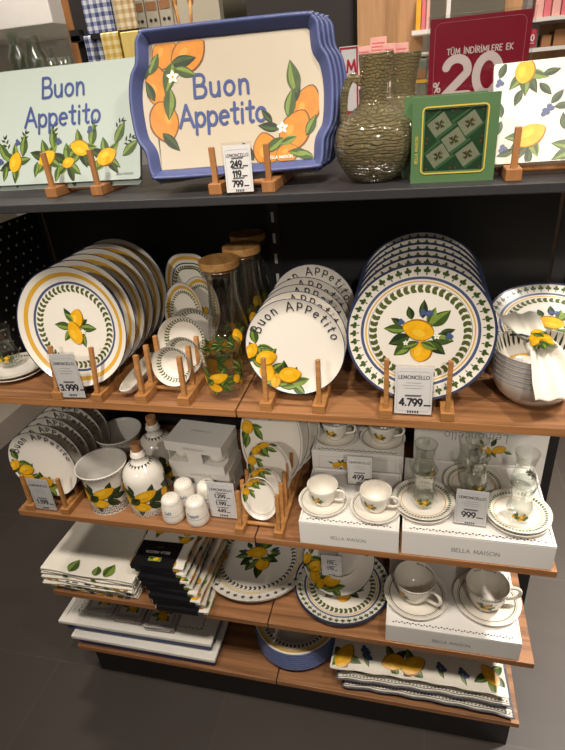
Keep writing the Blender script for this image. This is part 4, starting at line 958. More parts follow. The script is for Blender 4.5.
# ------------------------------------------------------------------ second wooden level
yq = (.041, .074, .106, .138, .172, .206)
rack('bamboo rack on the second wooden level holding Buon Appetito plates at the left end', -.545, 0.002, ZB, .102, [.010] + [y - .012 for y in yq[1:]] + [.238], .088, 3.6)
for k, y in enumerate(yq):
    plate(BUON, 'dessert_plate', 'Buon Appetito plate at the left end of the second wooden level, %s' % ('%s in its rack' % ORD[k] if k < 5 else 'last in its rack'), 'plate', stand_loc(-.553, y, ZB + .0195, .096, 3.6, .015), upright(3.6), 'Buon Appetito plates on the second wooden level')
price_card('clear price card reading 1.199 in front of the Buon Appetito plates', -.553, .010, ZB, .060, .100, 2, [('1.199', .0125, .22, .0026, 'print_black')], 0)

def crock_proto():
    t = thing('utensil_crock', 'x', 'crock')
    o = [(0, .001), (.050, .001), (.0515, 0), (.0525, .004), (.0525, .085), (.054, .100), (.058, .112), (.0625, .121), (.0628, .1235)]
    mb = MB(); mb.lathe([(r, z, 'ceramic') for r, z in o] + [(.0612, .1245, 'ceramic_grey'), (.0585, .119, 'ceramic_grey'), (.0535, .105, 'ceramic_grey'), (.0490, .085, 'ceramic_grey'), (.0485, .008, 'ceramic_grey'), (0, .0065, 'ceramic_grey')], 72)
    pz = [(z, r) for r, z in o[3:]]
    def rz(z):
        for (a, b), (c, d) in zip(pz, pz[1:]):
            if z <= c: return b + (d - b) * (z - a) / (c - a)
        return pz[-1][1]
    fn = lambda u, v, h: ((rz(v) + h) * cos(-pi / 2 + u / .0525), (rz(v) + h) * sin(-pi / 2 + u / .0525), v)
    c = 2 * pi * .0525
    for k in range(3): mb.decal(xf(band_cluster(1.2), .012 + c / 3 * k, .056), fn, .0003)
    mb.decal(dot_row(-c / 2, c / 2 * .98, .1185, 44, .0055, 'print_black', 'leaf'), fn, .0003)
    for v, n, s_, sh in ((.007, 52, .007, 'leaf'), (.0155, 60, .0034, 'dot'), (.023, 52, .006, 'leaf')): mb.decal(dot_row(-c / 2, c / 2 * .98, v, n, s_, 'print_black', sh), fn, .0003)
    for v in (.011, .018, .026, .1125): mb.ribbon([[(-c / 2 + c * k / 60, v) for k in range(61)]], fn, .0007, 'print_grey', .0003, 1)
    mb.obj('body', t); ft = MB(); ft.lathe([(.0500, .0002, 'ceramic'), (.0528, .0002, 'ceramic'), (.0533, .002, 'ceramic'), (.0528, .0042, 'ceramic')], 64); ft.obj('foot_band', t)
    return t
cr = crock_proto(); cr.location = (-.398, .066, ZB); cr['label'] = 'lemon-printed white utensil crock in front, between the plates and the corked bottle'; cr['group'] = 'utensil crocks'
dup(cr, 'second utensil crock standing behind the front one under the upper shelf', (-.424, .200, ZB), (0, 0, .6), 'utensil crocks')
def bottle_proto():
    t = thing('oil_bottle', 'x', 'bottle')
    o = [(0, .001), (.046, .001), (.048, 0), (.0495, .004), (.0495, .095), (.0485, .106), (.044, .118), (.034, .129), (.022, .138), (.0175, .144), (.0165, .150), (.0185, .154), (.0185, .160), (.0155, .163), (.0155, .170)]
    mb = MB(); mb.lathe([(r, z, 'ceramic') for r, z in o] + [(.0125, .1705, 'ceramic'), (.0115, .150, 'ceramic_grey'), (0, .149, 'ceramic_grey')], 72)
    pz = [(z, r) for r, z in o[3:]]
    def rz(z):
        for (a, b), (c, d) in zip(pz, pz[1:]):
            if z <= c: return b + (d - b) * (z - a) / (c - a + 1e-9)
        return pz[-1][1]
    fn = lambda u, v, h: ((rz(v) + h) * cos(-pi / 2 + u / .0495), (rz(v) + h) * sin(-pi / 2 + u / .0495), v)
    c = 2 * pi * .0495
    for k in range(3): mb.decal(xf(band_cluster(1.25), .012 + c / 3 * k, .053), fn, .0003)
    for v, n, s_, sh in ((.007, 50, .005, 'leaf'), (.0145, 58, .0026, 'dot')): mb.decal(dot_row(-c / 2, c / 2 * .98, v, n, s_, 'print_black', sh), fn, .0003)
    f2 = lambda u, v, h: ((rz(v) + h) * cos(-pi / 2 + u), (rz(v) + h) * sin(-pi / 2 + u), v)
    tri = []
    for k in range(18):
        a = 2 * pi * k / 18 - pi; tri.append(('print_black', [(a - .15, .138), (a + .15, .138), (a, .1325)], 0)); tri.append(('print_black', [(a - .12, .1545), (a + .12, .1545), (a + .12, .156), (a - .12, .156)], 0))
    for m, p, l in tri: mb.add([f2(u, v, .0003) for u, v in p], [tuple(range(len(p)))], m)
    for v in (.011, .018): mb.ribbon([[(-c / 2 + c * k / 60, v) for k in range(61)]], fn, .0007, 'print_grey', .0003, 1)
    mb.obj('body', t); ck = MB(); ck.lathe([(0, .160, 'cork'), (.0115, .160, 'cork'), (.0122, .172, 'cork'), (.0132, .189, 'cork'), (.0122, .1905, 'cork'), (0, .1905, 'cork')], 28, smooth=False); ck.obj('cork', t)
    return t
bo = bottle_proto(); bo.location = (-.291, .070, ZB); bo['label'] = 'white lemon-printed bottle with a cork, in front beside the salt shakers'; bo['group'] = 'corked bottles'
dup(bo, 'second corked white bottle, behind the front one and left of the white boxes', (-.304, .180, ZB), (0, 0, .9), 'corked bottles')

def shaker_proto(word):
    t = thing('shaker', 'x', 'shaker'); o = [(0, .001), (.025, .001), (.0268, .003), (.0275, .012), (.0268, .024), (.0255, .040), (.0228, .052)]
    mb = MB(); mb.lathe([(r, z, 'olive' if abs(z - .024) < 1e-6 else 'ceramic') for r, z in o[:4]] + [(.0266, .0235, 'print_grey'), (.0265, .0245, 'ceramic')] + [(r, z, 'ceramic') for r, z in o[5:]] + [(.0225, .053, 'ceramic'), (0, .053, 'ceramic')], 44)
    fn = lambda u, v, h: ((.0262 - (v - .024) * .1 + h) * cos(-pi / 2 + u / .026), (.0262 - (v - .024) * .1 + h) * sin(-pi / 2 + u / .026), v)
    mb.ribbon(text(word, 0, .0315, .0085, .04), fn, .0013, 'blue_text', .0003); mb.obj('body', t)
    cp = MB(); cp.lathe([(.0229, .0532, 'ceramic'), (.0228, .058, 'ceramic'), (.020, .0645, 'ceramic'), (.014, .068, 'ceramic'), (0, .069, 'ceramic')], 40)
    for k in range(5): cp.add([(.006 * cos(k * 1.257) + .0011 * cos(j * pi / 3), .006 * sin(k * 1.257) + .0011 * sin(j * pi / 3), .0692) for j in range(6)], [tuple(range(6))], 'print_grey')
    cp.obj('domed_cap', t); return t
GL['S'] = G(.6, arc(.3, .76, .22, .24, 40, 250, 12) + arc(.3, .26, .24, .26, 75, -140, 14))
sa = shaker_proto('Salt'); sa.location = (-.212, .034, ZB); sa['label'] = 'white shaker marked Salt, front left of the four'; sa['group'] = 'salt and pepper shakers'
pe = shaker_proto('Pepper'); pe.location = (-.149, .034, ZB); pe['label'] = 'white shaker marked Pepper, in front right beside the price card'; pe['group'] = 'salt and pepper shakers'
dup(sa, 'white domed shaker behind the one marked Salt', (-.203, .090, ZB), (0, 0, .25), 'salt and pepper shakers')
dup(pe, 'white domed shaker behind the Pepper one, half behind the price card', (-.143, .092, ZB), (0, 0, -.2), 'salt and pepper shakers')

def shaker_carton(label, x, y, z, rz, text_top):
    """white carton: lid, shallow base and a front window band that shows the two shakers packed inside"""
    t = thing('shaker_carton', label, 'carton', (x, y, z), (0, 0, rz), 'cartons of packed shakers')
    W, D = .150, .092
    b = MB(); b.box(-W / 2, W / 2, 0, D, 0, .024, 'carton'); b.box(-W / 2, W / 2, D - .003, D, .022, .055, 'carton'); b.box(-.020, .020, 0, .004, .022, .055, 'carton')
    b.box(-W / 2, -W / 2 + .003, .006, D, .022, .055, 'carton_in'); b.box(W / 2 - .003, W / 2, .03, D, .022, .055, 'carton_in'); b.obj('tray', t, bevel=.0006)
    l = MB(); l.box(-W / 2 - .001, W / 2 + .001, -.001, D + .001, .055, .083, 'carton')
    l.ribbon(text('LEMONCELLO', 0, .064, .0065, .15), lambda u, v, h: (u, -.001 - h, v), .0007, 'print_grey', .0001); l.ribbon(text('LEMONCELLO', 0, .05, .0062, .15), lambda u, v, h: (u, v, .083 + h), .0007, 'print_grey', .0001)
    l.obj('lid', t, bevel=.0006)
    for sx in (-.046, .046):
        s_ = MB(); s_.lathe([(0, .0, 'ceramic'), (.024, 0, 'ceramic'), (.024, .016, 'ceramic'), (.020, .023, 'ceramic'), (0, .026, 'ceramic')], 32); s_.obj('packed_shaker', t, (sx, .036, .0245))
    return t
shaker_carton('white carton with two packed shakers, lower of the two stacked', -.165, .118, ZB, rad(-1), 0)
shaker_carton('white carton with two packed shakers, on top of the stack', -.169, .112, ZB + .0832, rad(-5), 1)
price_card('clear price card listing 1.299, 1.199 and 449 beside the shakers', -.088, .047, ZB, .066, .106, 4, [('1.299', .0098, .58, .0021, 'print_black'), ('1.199', .0098, .38, .0021, 'print_black'), ('449', .0098, .18, .0021, 'print_black')], 0, small=0)

# oval plates in a rack
def oval_plate(name, a, b, s):
    d = []
    for x, y, an, L in ((-.54, .62, 60, .46), (-.16, .84, 20, .42), (-.76, .26, 100, .46), (-.40, .74, 30, .36)): 
        X, Y = x * a, y * b
        for k in range(3): d += leaf(X, Y, an + 110 * k + 40, .48 * a, .23 * a, ('leaf_dark', 'leaf', 'leaf_light')[k])
        d += lemon(X, Y, an, L * a, L * a * .8, 2 + 14 * L - 4)
    for x, y, an in ((.05, .86, 10), (-.78, .1, 260), (-.36, .62, -40), (-.1, .72, -20), (-.55, .24, -60)): d += leaf(x * a, y * b, an, .5 * a, .23 * a, 'leaf')
    return oval_mesh(name, a, b, .014, 2.0, [(.80, .815, 'print_black'), (.86, .87, 'print_black')] if s else [(.93, .95, 'print_grey')], decals=d, edge='ceramic')
OPS = oval_plate('oval_plate', .043, .057, 1); OPM = oval_plate('oval_plate', .056, .078, 1); OPL = oval_plate('oval_plate', .078, .128, 0)
rack('tall bamboo rack holding the oval lemon plates on the second wooden level', .009, .003, ZB, .092, [.012, .05, .088, .126, .166, .206, .246, .286], .092, 9, .31, .022, .009, (.03, .14, .25))
ov = [(OPS, .040, .057, .005, 'smallest oval plate, frontmost in its rack'), (OPS, .078, .057, .009, 'small oval plate second from the front in its rack'), (OPM, .116, .078, .010, 'medium oval plate with lemons, third from the front in its rack'), (OPL, .156, .128, .008, 'large oval plate with a lemon spray, first of the large ones'), (OPL, .196, .128, .020, 'large oval plate behind the first large one'), (OPL, .236, .128, .036, 'rearmost large oval plate, its rim showing on the right')]
for me, y, b_, x, lb in ov: plate(me, 'oval_plate', lb, 'plate', stand_loc(x, y, ZB + .013, b_, 9), upright(9), 'oval lemon plates in the tall rack')

# cups on white boxes
def white_box(name, label, x, y, z, W, D, H, rz=0, words='BELLA MAISON', th=.0085, dots=True, lemon_front=False, cat='box'):
    t = thing(name, label, cat, (x, y, z), (0, 0, rz)); fn = lambda u, v, h: (u, -h, v)
    b = MB(); b.box(-W / 2, W / 2, 0, D, 0, H, 'carton')
    if lemon_front:
        b.decal(xf(lemon(-.01, 0, 20, .022, .017, 3) + lemon(.012, .002, 150, .022, .017, 3) + leaf(0, .006, 60, .016, .007, 'leaf') + leaf(.002, -.006, 250, .018, .008, 'leaf_dark') + leaf(.02, .002, 10, .014, .006, 'leaf') + leaf(-.018, .004, 160, .014, .006, 'leaf') + leaf(0, .005, 120, .014, .006, 'leaf'), -W * .18, H * .62), fn, .0002)
        b.ribbon(text('Lemoncello', W * .02, H * .26, .019, .04), fn, .0013, 'print_grey', .0001)
        b.ribbon([[(-W * .42, .012), (W * .42, .012), (W * .42, H - .012), (-W * .42, H - .012), (-W * .42, .012)]], fn, .0007, 'print_soft', .0001)
    else: b.ribbon(text(words, 0, H * .36, th, .10), fn, th * .11, 'print_grey', .0001)
    b.obj('carton_body', t, bevel=.001)
    r = MB(); e = .005
    for x0, x1, y0, y1 in ((-W / 2, W / 2, 0, e), (-W / 2, W / 2, D - e, D), (-W / 2, -W / 2 + e, e, D - e), (W / 2 - e, W / 2, e, D - e)): r.box(x0, x1, y0, y1, H, H + .0035, 'carton')
    if dots: r.decal(dot_row(-W / 2 + .018, W / 2 - .018, .014, int(W / .0072), .0062, 'print_black', 'leaf'), lambda u, v, h: (u, v, H + h), .0004)
    r.obj('raised_rim', t, bevel=.0008)
    return t
HB = .0625
white_box('cup_box', 'low white box with small front lettering, carrying the two small coffee cups', .2135, 0.0, ZB, .214, .185, HB)
white_box('cup_box', 'taller white box with lemon print behind, carrying the two rear coffee cups', .212, .205, ZB, .222, .165, .098, lemon_front=True)
CC = cup_proto('coffee cup with lemon print, front left on the low white box', .0345, .050, False, 'small coffee cups')
zb = ZB + HB + .0002
for k, (x, y, zz, lb, rz) in enumerate(((.151, .068, zb, 'front left on the low white box', -12), (.268, .064, zb, 'front right on the low white box', -14), (.152, .268, ZB + .0985, 'rear left on the taller lemon box', -6), (.270, .268, ZB + .0985, 'rear right on the taller lemon box', -4))):
    plate(CUP_SAUCER, 'saucer', 'grey-lined saucer %s' % lb, 'saucer', (x, y, zz), (0, 0, .3 * k), 'coffee saucers')
    if k == 0: CC.location = (x, y, zz + .0042); CC.rotation_euler = (0, 0, rad(rz))
    else: dup(CC, 'coffee cup with lemon print, %s' % lb, (x, y, zz + .0042), (0, 0, rad(rz)))
price_card('clear price card reading 499 between the front and rear coffee cups', .226, .135, ZB + HB, .056, .080, 4, [('499', .0125, .22, .0026, 'print_black')], 0)

# boxed tea glass set
white_box('tea_set_box', 'wide white box with small front lettering, carrying the tea glasses', .4745, .003, ZB, .296, .245, HB, th=.0105)
lidm = MB(); fnl = lambda u, v, h: (u, -h, v); LW, LH = .300, .170
lidm.box(-LW / 2, LW / 2, 0, .018, 0, LH, 'carton')
lidm.ribbon(text('Lemoncello', -.01, .118, .024, .06, flip=True), fnl, .0016, 'print_grey', .0001)
lidm.decal(xf(lemon(-.016, 0, 20, .030, .023, 3) + lemon(.016, .003, 150, .030, .023, 3) + leaf(0, .008, 60, .022, .01, 'leaf') + leaf(.002, -.008, 250, .026, .012, 'leaf_dark') + leaf(.026, .002, 10, .022, .009, 'leaf_dark') + leaf(-.026, .004, 160, .022, .009, 'leaf') + leaf(0, .005, 120, .022, .009, 'leaf') + leaf(.02, -.01, 300, .02, .008, 'leaf'), .03, .098, 180), fnl, .0002)
lt = thing('box_lid', 'white box lid standing upright behind the tea glasses, its lettering and lemons upside down', 'lid', (.4965, .262, ZB)); lidm.obj('front_panel', lt, bevel=.001)
e_ = MB()
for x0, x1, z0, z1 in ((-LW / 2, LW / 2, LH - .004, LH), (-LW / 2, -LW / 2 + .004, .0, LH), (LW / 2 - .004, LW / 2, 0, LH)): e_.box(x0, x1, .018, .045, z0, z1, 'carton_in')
e_.obj('lid_sides', lt)
sets = ((.369, .088, 2, 'left'), (.480, .165, 1, 'middle'), (.559, .078, 2, 'right'))
for x, y, n, w_ in sets:
    for k in range(n): plate(TEA_SAUCER, 'saucer', 'green-bordered saucer on the wide white box, %s' % (w_ + (' one, alone' if n == 1 else (' pair, lower of two' if k == 0 else ' pair, upper of two'))), 'saucer', (x, y, zb + .0085 * k), (0, 0, .5 * k), 'saucers of the boxed set')
TG.location = (.369, .082, zb + .0085 + .0045)
dup(TG, 'clear tulip tea glass on the middle tea saucer', (.480, .150, zb + .0045), (0, 0, .2), 'tea glasses of the boxed set')
dup(TG, 'clear tulip tea glass in front on the right tea saucer', (.559, .066, zb + .013), (0, 0, -.1), 'tea glasses of the boxed set')
dup(TG, 'clear tea glass behind the left one, standing on the white box', (.372, .188, zb), (0, 0, .6), 'tea glasses of the boxed set')
dup(TG, 'clear tea glass behind the middle one, next to the upright lid', (.484, .212, zb + .0045), (0, 0, 1.6), 'tea glasses of the boxed set')
dup(TG, 'clear tea glass behind the right one, near the upright lid', (.585, .180, zb), (0, 0, 2.2), 'tea glasses of the boxed set')
price_card('clear price card reading 999 among the tea glasses', .462, .040, ZB + HB, .062, .092, 3, [('999', .0135, .25, .0028, 'print_black')], -3)

# ------------------------------------------------------------------ third wooden level
def folded(name, label, cat, loc, rz, W, D, layers, lh, mat_top, decor=None, seed=1, group=None, corner=.012, sag=.003):
    """a folded cloth: stacked layers with rolled front folds and slightly uneven edges"""
    rnd = random.Random(seed); mb = MB(); z = 0
    for L in range(layers):
        dx, dy = rnd.uniform(-.0035, .0035), rnd.uniform(-.003, .003); m = mat_top
        h = lh * (.92 + .16 * rnd.random()); ph = rnd.uniform(0, 6)
        nu, nv = 36, 12
        def fn(a, b):
            # b runs once round the section (bottom, rolled edge, top, rolled edge); a runs along the width
            t = 2 * pi * b; c, s = cos(t), sin(t); q = 4
            k = (abs(c) ** q + abs(s) ** q) ** (-1 / q)
            y = D / 2 + D / 2 * k * c; zz = z + h / 2 + h / 2 * (abs(s) ** .8 * (1 if s > 0 else -1)) * .98
            x = -W / 2 + W * a + dx; e = min(a, 1 - a); 
            y = y + dy + .0018 * sin(a * 9 + ph) * (1 if c < 0 else .3); zz += sag * .3 * sin(a * 7 + ph + y * 20) * (1 if L == layers - 1 and s > 0 else .35)
            return (x, y, max(zz, 0))
        mb.grid(fn, nu, 40, m)
        for a in (0, 1):
            ring = [fn(a, k / 40) for k in range(40)]; mb.add(ring, [tuple(range(40))[::(1 if a else -1)]], m)
        z += h
    o = (z, W, D)
    if decor: decor(mb, z, W, D)
    return tag(mb.obj(name, loc=loc, rot=(0, 0, rz)), label, cat, group)
def towel_decor(kind):
    def f(mb, z, W, D):
        if kind == 0:
            fn = lambda u, v, h: (u, v, z + .0012 + h)
            mb.decal(leaf(-.050, .003, 78, .044, .034, 'leaf') + leaf(.034, .003, 104, .032, .026, 'leaf') + leaf(.060, .003, 76, .046, .034, 'leaf_light'), fn, .0006, clip=lambda u, v: v > .004)
        ff = lambda u, v, h: (u, -.0016 - h, v)
        rnd = random.Random(kind + 3); d = []
        for k in range(9):
            x = -W / 2 + .02 + (W - .04) * k / 8 + rnd.uniform(-.006, .006); c = rnd.choice(('lemon', 'leaf', 'leaf_light', 'leaf_dark', 'berry')) if kind else rnd.choice(('leaf', 'leaf_light'))
            if kind == 0 and k not in (2, 5): continue
            w_ = rnd.uniform(.010, .022); d.append((c, [(x - w_ / 2, z * .22), (x + w_ / 2, z * .26), (x + w_ / 2 * .8, z * .74), (x - w_ * .45, z * .70)], k * .1))
        mb.decal(d, ff, .0004)
    return f
zz = ZC
for k, (W, D, n, lh, x, y, rz, kd, lb) in enumerate(((.275, .26, 2, .0075, -.512, .008, 0, 2, 'lowest of four'), (.285, .26, 2, .0075, -.516, .006, 1, 1, 'third from the top'), (.285, .26, 2, .0075, -.515, .006, -1, 3, 'second from the top'), (.290, .27, 3, .0075, -.517, .008, -1, 0, 'plain with leaves on top'))):
    folded('kitchen_towel', 'folded white kitchen towel in the left stack, %s' % lb, 'towel', (x, y, zz), rad(rz), W, D, n, lh, 'linen', towel_decor(kd), k + 2, 'folded kitchen towels')
    zz += n * lh * 1.08 + .001

def pack(label, x, y, z, rz, k):
    t = thing('linen_pack', label, 'linen pack', (x, y, z), (0, 0, rz), 'packed table linens'); rnd = random.Random(k * 7 + 1)
    W, D, H = .150, .215, .0145; m = MB()
    def fn(a, b):
        tt = 2 * pi * b; c, s = cos(tt), sin(tt); q = 5; kk = (abs(c) ** q + abs(s) ** q) ** (-1 / q)
        return (W / 2 * kk * c + .0015 * sin(a * 14 + k), D * a + (.002 * sin(b * 30 + k)), H / 2 + H / 2 * kk * s * (.93 + .05 * sin(a * 11 + k)))
    m.grid(fn, 20, 36, 'linen')
    for a in (0, 1): m.add([fn(a, j / 36) for j in range(36)], [tuple(range(36))], 'linen')
    ft = lambda u, v, h: (u, v, H * .985 + h); d = []
    for j in range(12):
        x_, y_ = rnd.uniform(-.062, .062), rnd.uniform(.012, .2); a_ = rnd.uniform(0, 360)
        d += leaf(x_, y_, a_, .03, .014, rnd.choice(('leaf', 'leaf_dark', 'leaf_light'))) + leaf(x_, y_, a_ + 120, .028, .013)
        d += lemon(x_, y_, a_, .030, .024, 2)
    m.decal(d, ft, .0003, clip=lambda u, v: abs(u) < W / 2 - .004 and .004 < v < D - .004)
    for sx in (-1, 1):
        fs_ = lambda u, v, h: (sx * (W / 2 + .0012 + h), u, v); d = []
        for j in range(10): d.append((rnd.choice(('lemon', 'orange', 'leaf', 'leaf_light', 'lemon', 'leaf_dark')), [(.02 * j + .006, .0015), (.02 * j + .024, .0015), (.02 * j + .027, .0125), (.02 * j + .010, .0125)], j * .1))
        m.decal(d, fs_, .0003)
    ff = lambda u, v, h: (u, -.0022 - h, v); d = []
    for j in range(7): d.append((rnd.choice(('lemon', 'leaf', 'leaf_dark', 'leaf_light', 'berry')), [(-.07 + .02 * j, .002), (-.054 + .02 * j, .003), (-.056 + .02 * j, .012), (-.068 + .02 * j, .011)], j * .1))
    m.decal(d, ff, .0003); m.obj('folded_linen', t)
    b = MB(); bw = .060; bx = -.010
    b.box(bx - bw, bx + bw, -.0042, .082, H + .0004, H + .0012, 'black_card'); b.box(bx - bw, bx + bw, -.0042, -.0032, -.0002 + .0006, H + .0004, 'black_card')
    fb = lambda u, v, h: (bx + u, v, H + .0012 + h)
    b.ribbon(text('BELLA MAISON', 0, .040, .0075, .12, flip=True), fb, .0013, 'paper', .0001)
    b.ribbon(text('-----', 0, .058, .006, .1, flip=True), fb, .0009, 'gold', .0001)
    b.decal([('leaf_light', [(-.018, .014), (.018, .014), (.018, .028), (-.018, .028)], 0)] + lemon(.004, .021, 20, .016, .011, 2) + leaf(-.004, .021, 160, .014, .006, 'leaf_dark', 1), fb, .0002)
    b.obj('black_card_band', t)
    f = MB(); f.add([(W / 2 + .001, -.004, .002), (W / 2 + .018, .0, .004 + .003 * rnd.random()), (W / 2 + .020, .19, .006), (W / 2 + .001, .2, .003)], [(0, 1, 2, 3)], 'plastic_film'); f.obj('plastic_flap', t); f = MB()
    f.add([(-W / 2, -.006, H), (bx - bw, -.006, H + .002), (bx - bw, .07, H + .002), (-W / 2, .07, H + .001)], [(0, 1, 2, 3)], 'plastic_film'); f.obj('plastic_fold', t)
    return t
for k in range(8):
    f_ = k / 7; lb = ('bottom one of the stack', 'second from the bottom', 'third from the bottom', 'fourth from the bottom', 'fourth from the top', 'third from the top', 'second from the top', 'topmost, its lettered band upside down')[k]
    pack('lemon print linen pack with black card band, %s' % lb, -.235 - .066 * f_ + .005 * sin(k * 3.1), -.006 + .034 * f_ + .004 * sin(k * 2.3), ZC + .0163 * k, rad(2.5 * sin(k * 1.9)), k)

DECO = plate_mesh('serving_platter', .158, .022, .64, [(.118, .1245, 'cream_band'), (.1145, .1155, 'print_black'), (.126, .1268, 'print_black')], edge='ceramic',
    decals=[(m.replace('leaf', 'print_black') if m == 'leaf' else m, p, l) for m, p, l in tree_ring(.139, 40, .0105)] + leaf_ring(.106, 52, .0105, .0055, 'leaf_dark', 36) + xf(bouquet_big(1.0) + leaf(0, -.02, 250, .05, .022, 'leaf_dark') + leaf(.01, .01, 100, .04, .02, 'leaf_dark'), 0, .012, 25, 1.25)).mesh('serving_platter')
plate(DECO, 'serving_platter', 'wide lemon platter with black leaf border lying on the third level, lower of two', 'plate', (-.078, .194, ZC), (0, 0, .7), 'wide platters on the third level')
plate(DECO, 'serving_platter', 'wide lemon platter with black leaf border lying on the third level, upper of two', 'plate', (-.078, .191, ZC + .0085), (0, 0, 0), 'wide platters on the third level')
for k in range(2): plate(CHARGER, 'charger_plate', 'leaf-bordered charger lying flat on the third level, %s' % ('lower of two', 'upper of two, under a lettered plate')[k], 'plate', (.175, .138, ZC + .0075 * k), (0, 0, rad(-25 * (1 - k) + 4)), 'chargers lying on the third level')
plate(BUON, 'dessert_plate', 'Buon Appetito plate leaning back over the flat charger on the third level', 'plate', stand_loc(.163, .078, ZC + .040, .096, 66, .015), upright(66), None)
sb = MB(); sb.lathe([(0, .006, 'ceramic'), (.03, .007, 'ceramic'), (.042, .03, 'ceramic'), (.043, .048, 'ceramic'), (.0445, .048, 'ceramic'), (.044, .03, 'ceramic'), (.03, .002, 'ceramic'), (.02, 0, 'ceramic'), (0, 0, 'ceramic')], 48)
tag(sb.obj('small_bowl', loc=(.165, .165, ZC + .0135)), 'small white bowl under the leaning lettered plate on the third level', 'bowl')
price_card('clear price card listing 179 twice, on the leaning lettered plate', .153, .112, ZC + .071, .052, .074, 2, [('179', .0095, .60, .002, 'print_black'), ('179', .0095, .32, .002, 'print_black')], 2, title='', small=0)
white_box('cup_box', 'white box on the third level carrying the two large cups', .4485, .004, ZC, .303, .270, .056, th=.0095)
BC = cup_proto('large white cup lettered inside the rim, on the left saucer of the third level', .0505, .068, True, 'large cups on the third level')
zc = ZC + .0562
for k, (x, y, rz) in enumerate(((.366, .100, -38), (.534, .112, 2))):
    plate(BIG_SAUCER, 'saucer', 'large saucer with green lines, %s on the third-level white box' % ('left', 'right')[k], 'saucer', (x, y, zc), (0, 0, k), 'large saucers')
    if k == 0: BC.location = (x - .004, y - .002, zc + .0043); BC.rotation_euler = (0, 0, rad(rz))
    else: dup(BC, 'large white cup lettered inside the rim, on the right saucer of the third level', (x - .004, y - .008, zc + .0043), (0, 0, rad(rz)))
price_card('clear price card standing behind the two large cups, mostly in shade', .452, .235, ZC + .056, .08, .09, 3, [], 0)

# ------------------------------------------------------------------ lowest level
def flat_tray(label, x, y, z, rz, W=.466):
    t = thing('white_tray', label, 'tray', (x, y, z), (0, 0, rz), 'white trays on the lowest level'); D = .30
    b = MB(); b.box(-W / 2 + .020, W / 2 - .005, .0045, D - .012, 0, .0265, 'tray_navy'); b.obj('blue_underside', t, bevel=.006)
    p = MB(); p.box(-W / 2, W / 2, 0, D, .0265, .0345, 'white_tray')
    for x0, x1, y0, y1 in ((-W / 2, W / 2, 0, .016), (-W / 2, W / 2, D - .016, D), (-W / 2, -W / 2 + .016, .016, D - .016), (W / 2 - .016, W / 2, .016, D - .016)): p.box(x0, x1, y0, y1, .0345, .0385, 'white_tray')
    f = lambda u, v, h: (u, v, .0345 + h); e = .045
    rows = dot_row(-W / 2 + e, W / 2 - e, e, 44, .007, 'print_black', 'leaf')
    for sg in (-1, 1): rows += [(m, [(sg * (W / 2 - e) + (b_ - 0), a + .15) for a, b_ in q], l) for m, q, l in dot_row(-.10, .10, 0, 26, .007, 'print_black', 'leaf')]
    p.decal(rows, f, .0003); p.obj('white_top', t, bevel=.0015)
flat_tray('white tray with blue underside, lower of two on the lowest level', -.412, .003, ZD, rad(0))
flat_tray('white tray with blue underside, upper of two, carrying the coaster stacks', -.440, .022, ZD + .0387, rad(.5), .497)
def coaster_mesh():
    mb = MB(); s = .047; o = []
    for cx, cy, a in ((s - .01, s - .01, 0), (-s + .01, s - .01, 90), (-s + .01, -s + .01, 180), (s - .01, -s + .01, 270)): o += arc(cx, cy, .01, .01, a, a + 90, 5)
    mb.prism(o, 0, .0042, 'ceramic_grey', side='coaster_grey'); fn = lambda u, v, h: (u, v, .0042 + h)
    for q, w_ in ((.90, .0016), (.80, .0028), (.71, .0008)): mb.ribbon([[(x * q, y * q) for x, y in o + [o[0]]]], fn, w_, 'print_black' if q != .80 else 'print_grey', .0001)
    mb.decal(xf(bouquet_small(.85), 0, 0, 20), fn, .0002); return mb.mesh('coaster')
CO = coaster_mesh(); n_of = ('lowest', 'second', 'third', 'fourth', 'topmost')
for i, (x, y, rz) in enumerate(((-.572, .105, 3), (-.468, .096, -2), (-.362, .084, 2))):
    for k in range(5):
        plate(CO, 'coaster', 'square lemon coaster, %s of five in the %s stack on the white tray' % (n_of[k], ('left', 'middle', 'right')[i]), 'coaster', (x + .002 * sin(k * 2 + i), y + .002 * cos(k * 3 + i), ZD + .0387 + .0348 + .0044 * k), (0, 0, rad(rz + 3 * sin(k * 2.1))), 'stacked coasters')
def soup_plate():
    R, H = .125, .026; mb = MB()
    prof = [(0, .005), (.05, .005), (.070, .008), (.082, .018), (.088, .0212), (.105, .0232), (.1235, .0255)]
    ms = ['ceramic', 'ceramic', 'ceramic', 'ceramic', 'ceramic', 'cream_band', 'navy']
    pr = [(r, z, m) for (r, z), m in zip(prof, ms)]
    pr.insert(6, (.112, .024, 'yellow_band')); pr.insert(7, (.117, .0247, 'ceramic'))
    pr += [(.1252, .0250, 'soup_blue'), (.1256, .0185, 'soup_blue_light'), (.1246, .0172, 'soup_blue'), (.115, .0155, 'soup_blue'), (.085, .012, 'soup_blue'), (.068, .0, 'soup_blue'), (0, .001, 'soup_blue')]
    mb.lathe(pr, 88); mb.f = [f[::-1] for f in mb.f]
    mb.decal(leaf_ring(.0965, 54, .0088, .0046, 'leaf_dark', 36), lambda u, v, h: (u, v, .0222 + h), .0008); return mb.mesh('soup_plate')
SP = soup_plate()
for k in range(8): plate(SP, 'soup_plate', 'blue-backed soup plate in the stack under the platters, %s of eight' % ('bottom', 'second from the bottom', 'third from the bottom', 'fourth from the bottom', 'fourth from the top', 'third from the top', 'second from the top', 'topmost')[k], 'plate', (.034, .152, ZD + .0088 * k), (0, 0, .2 * k), 'stacked soup plates')

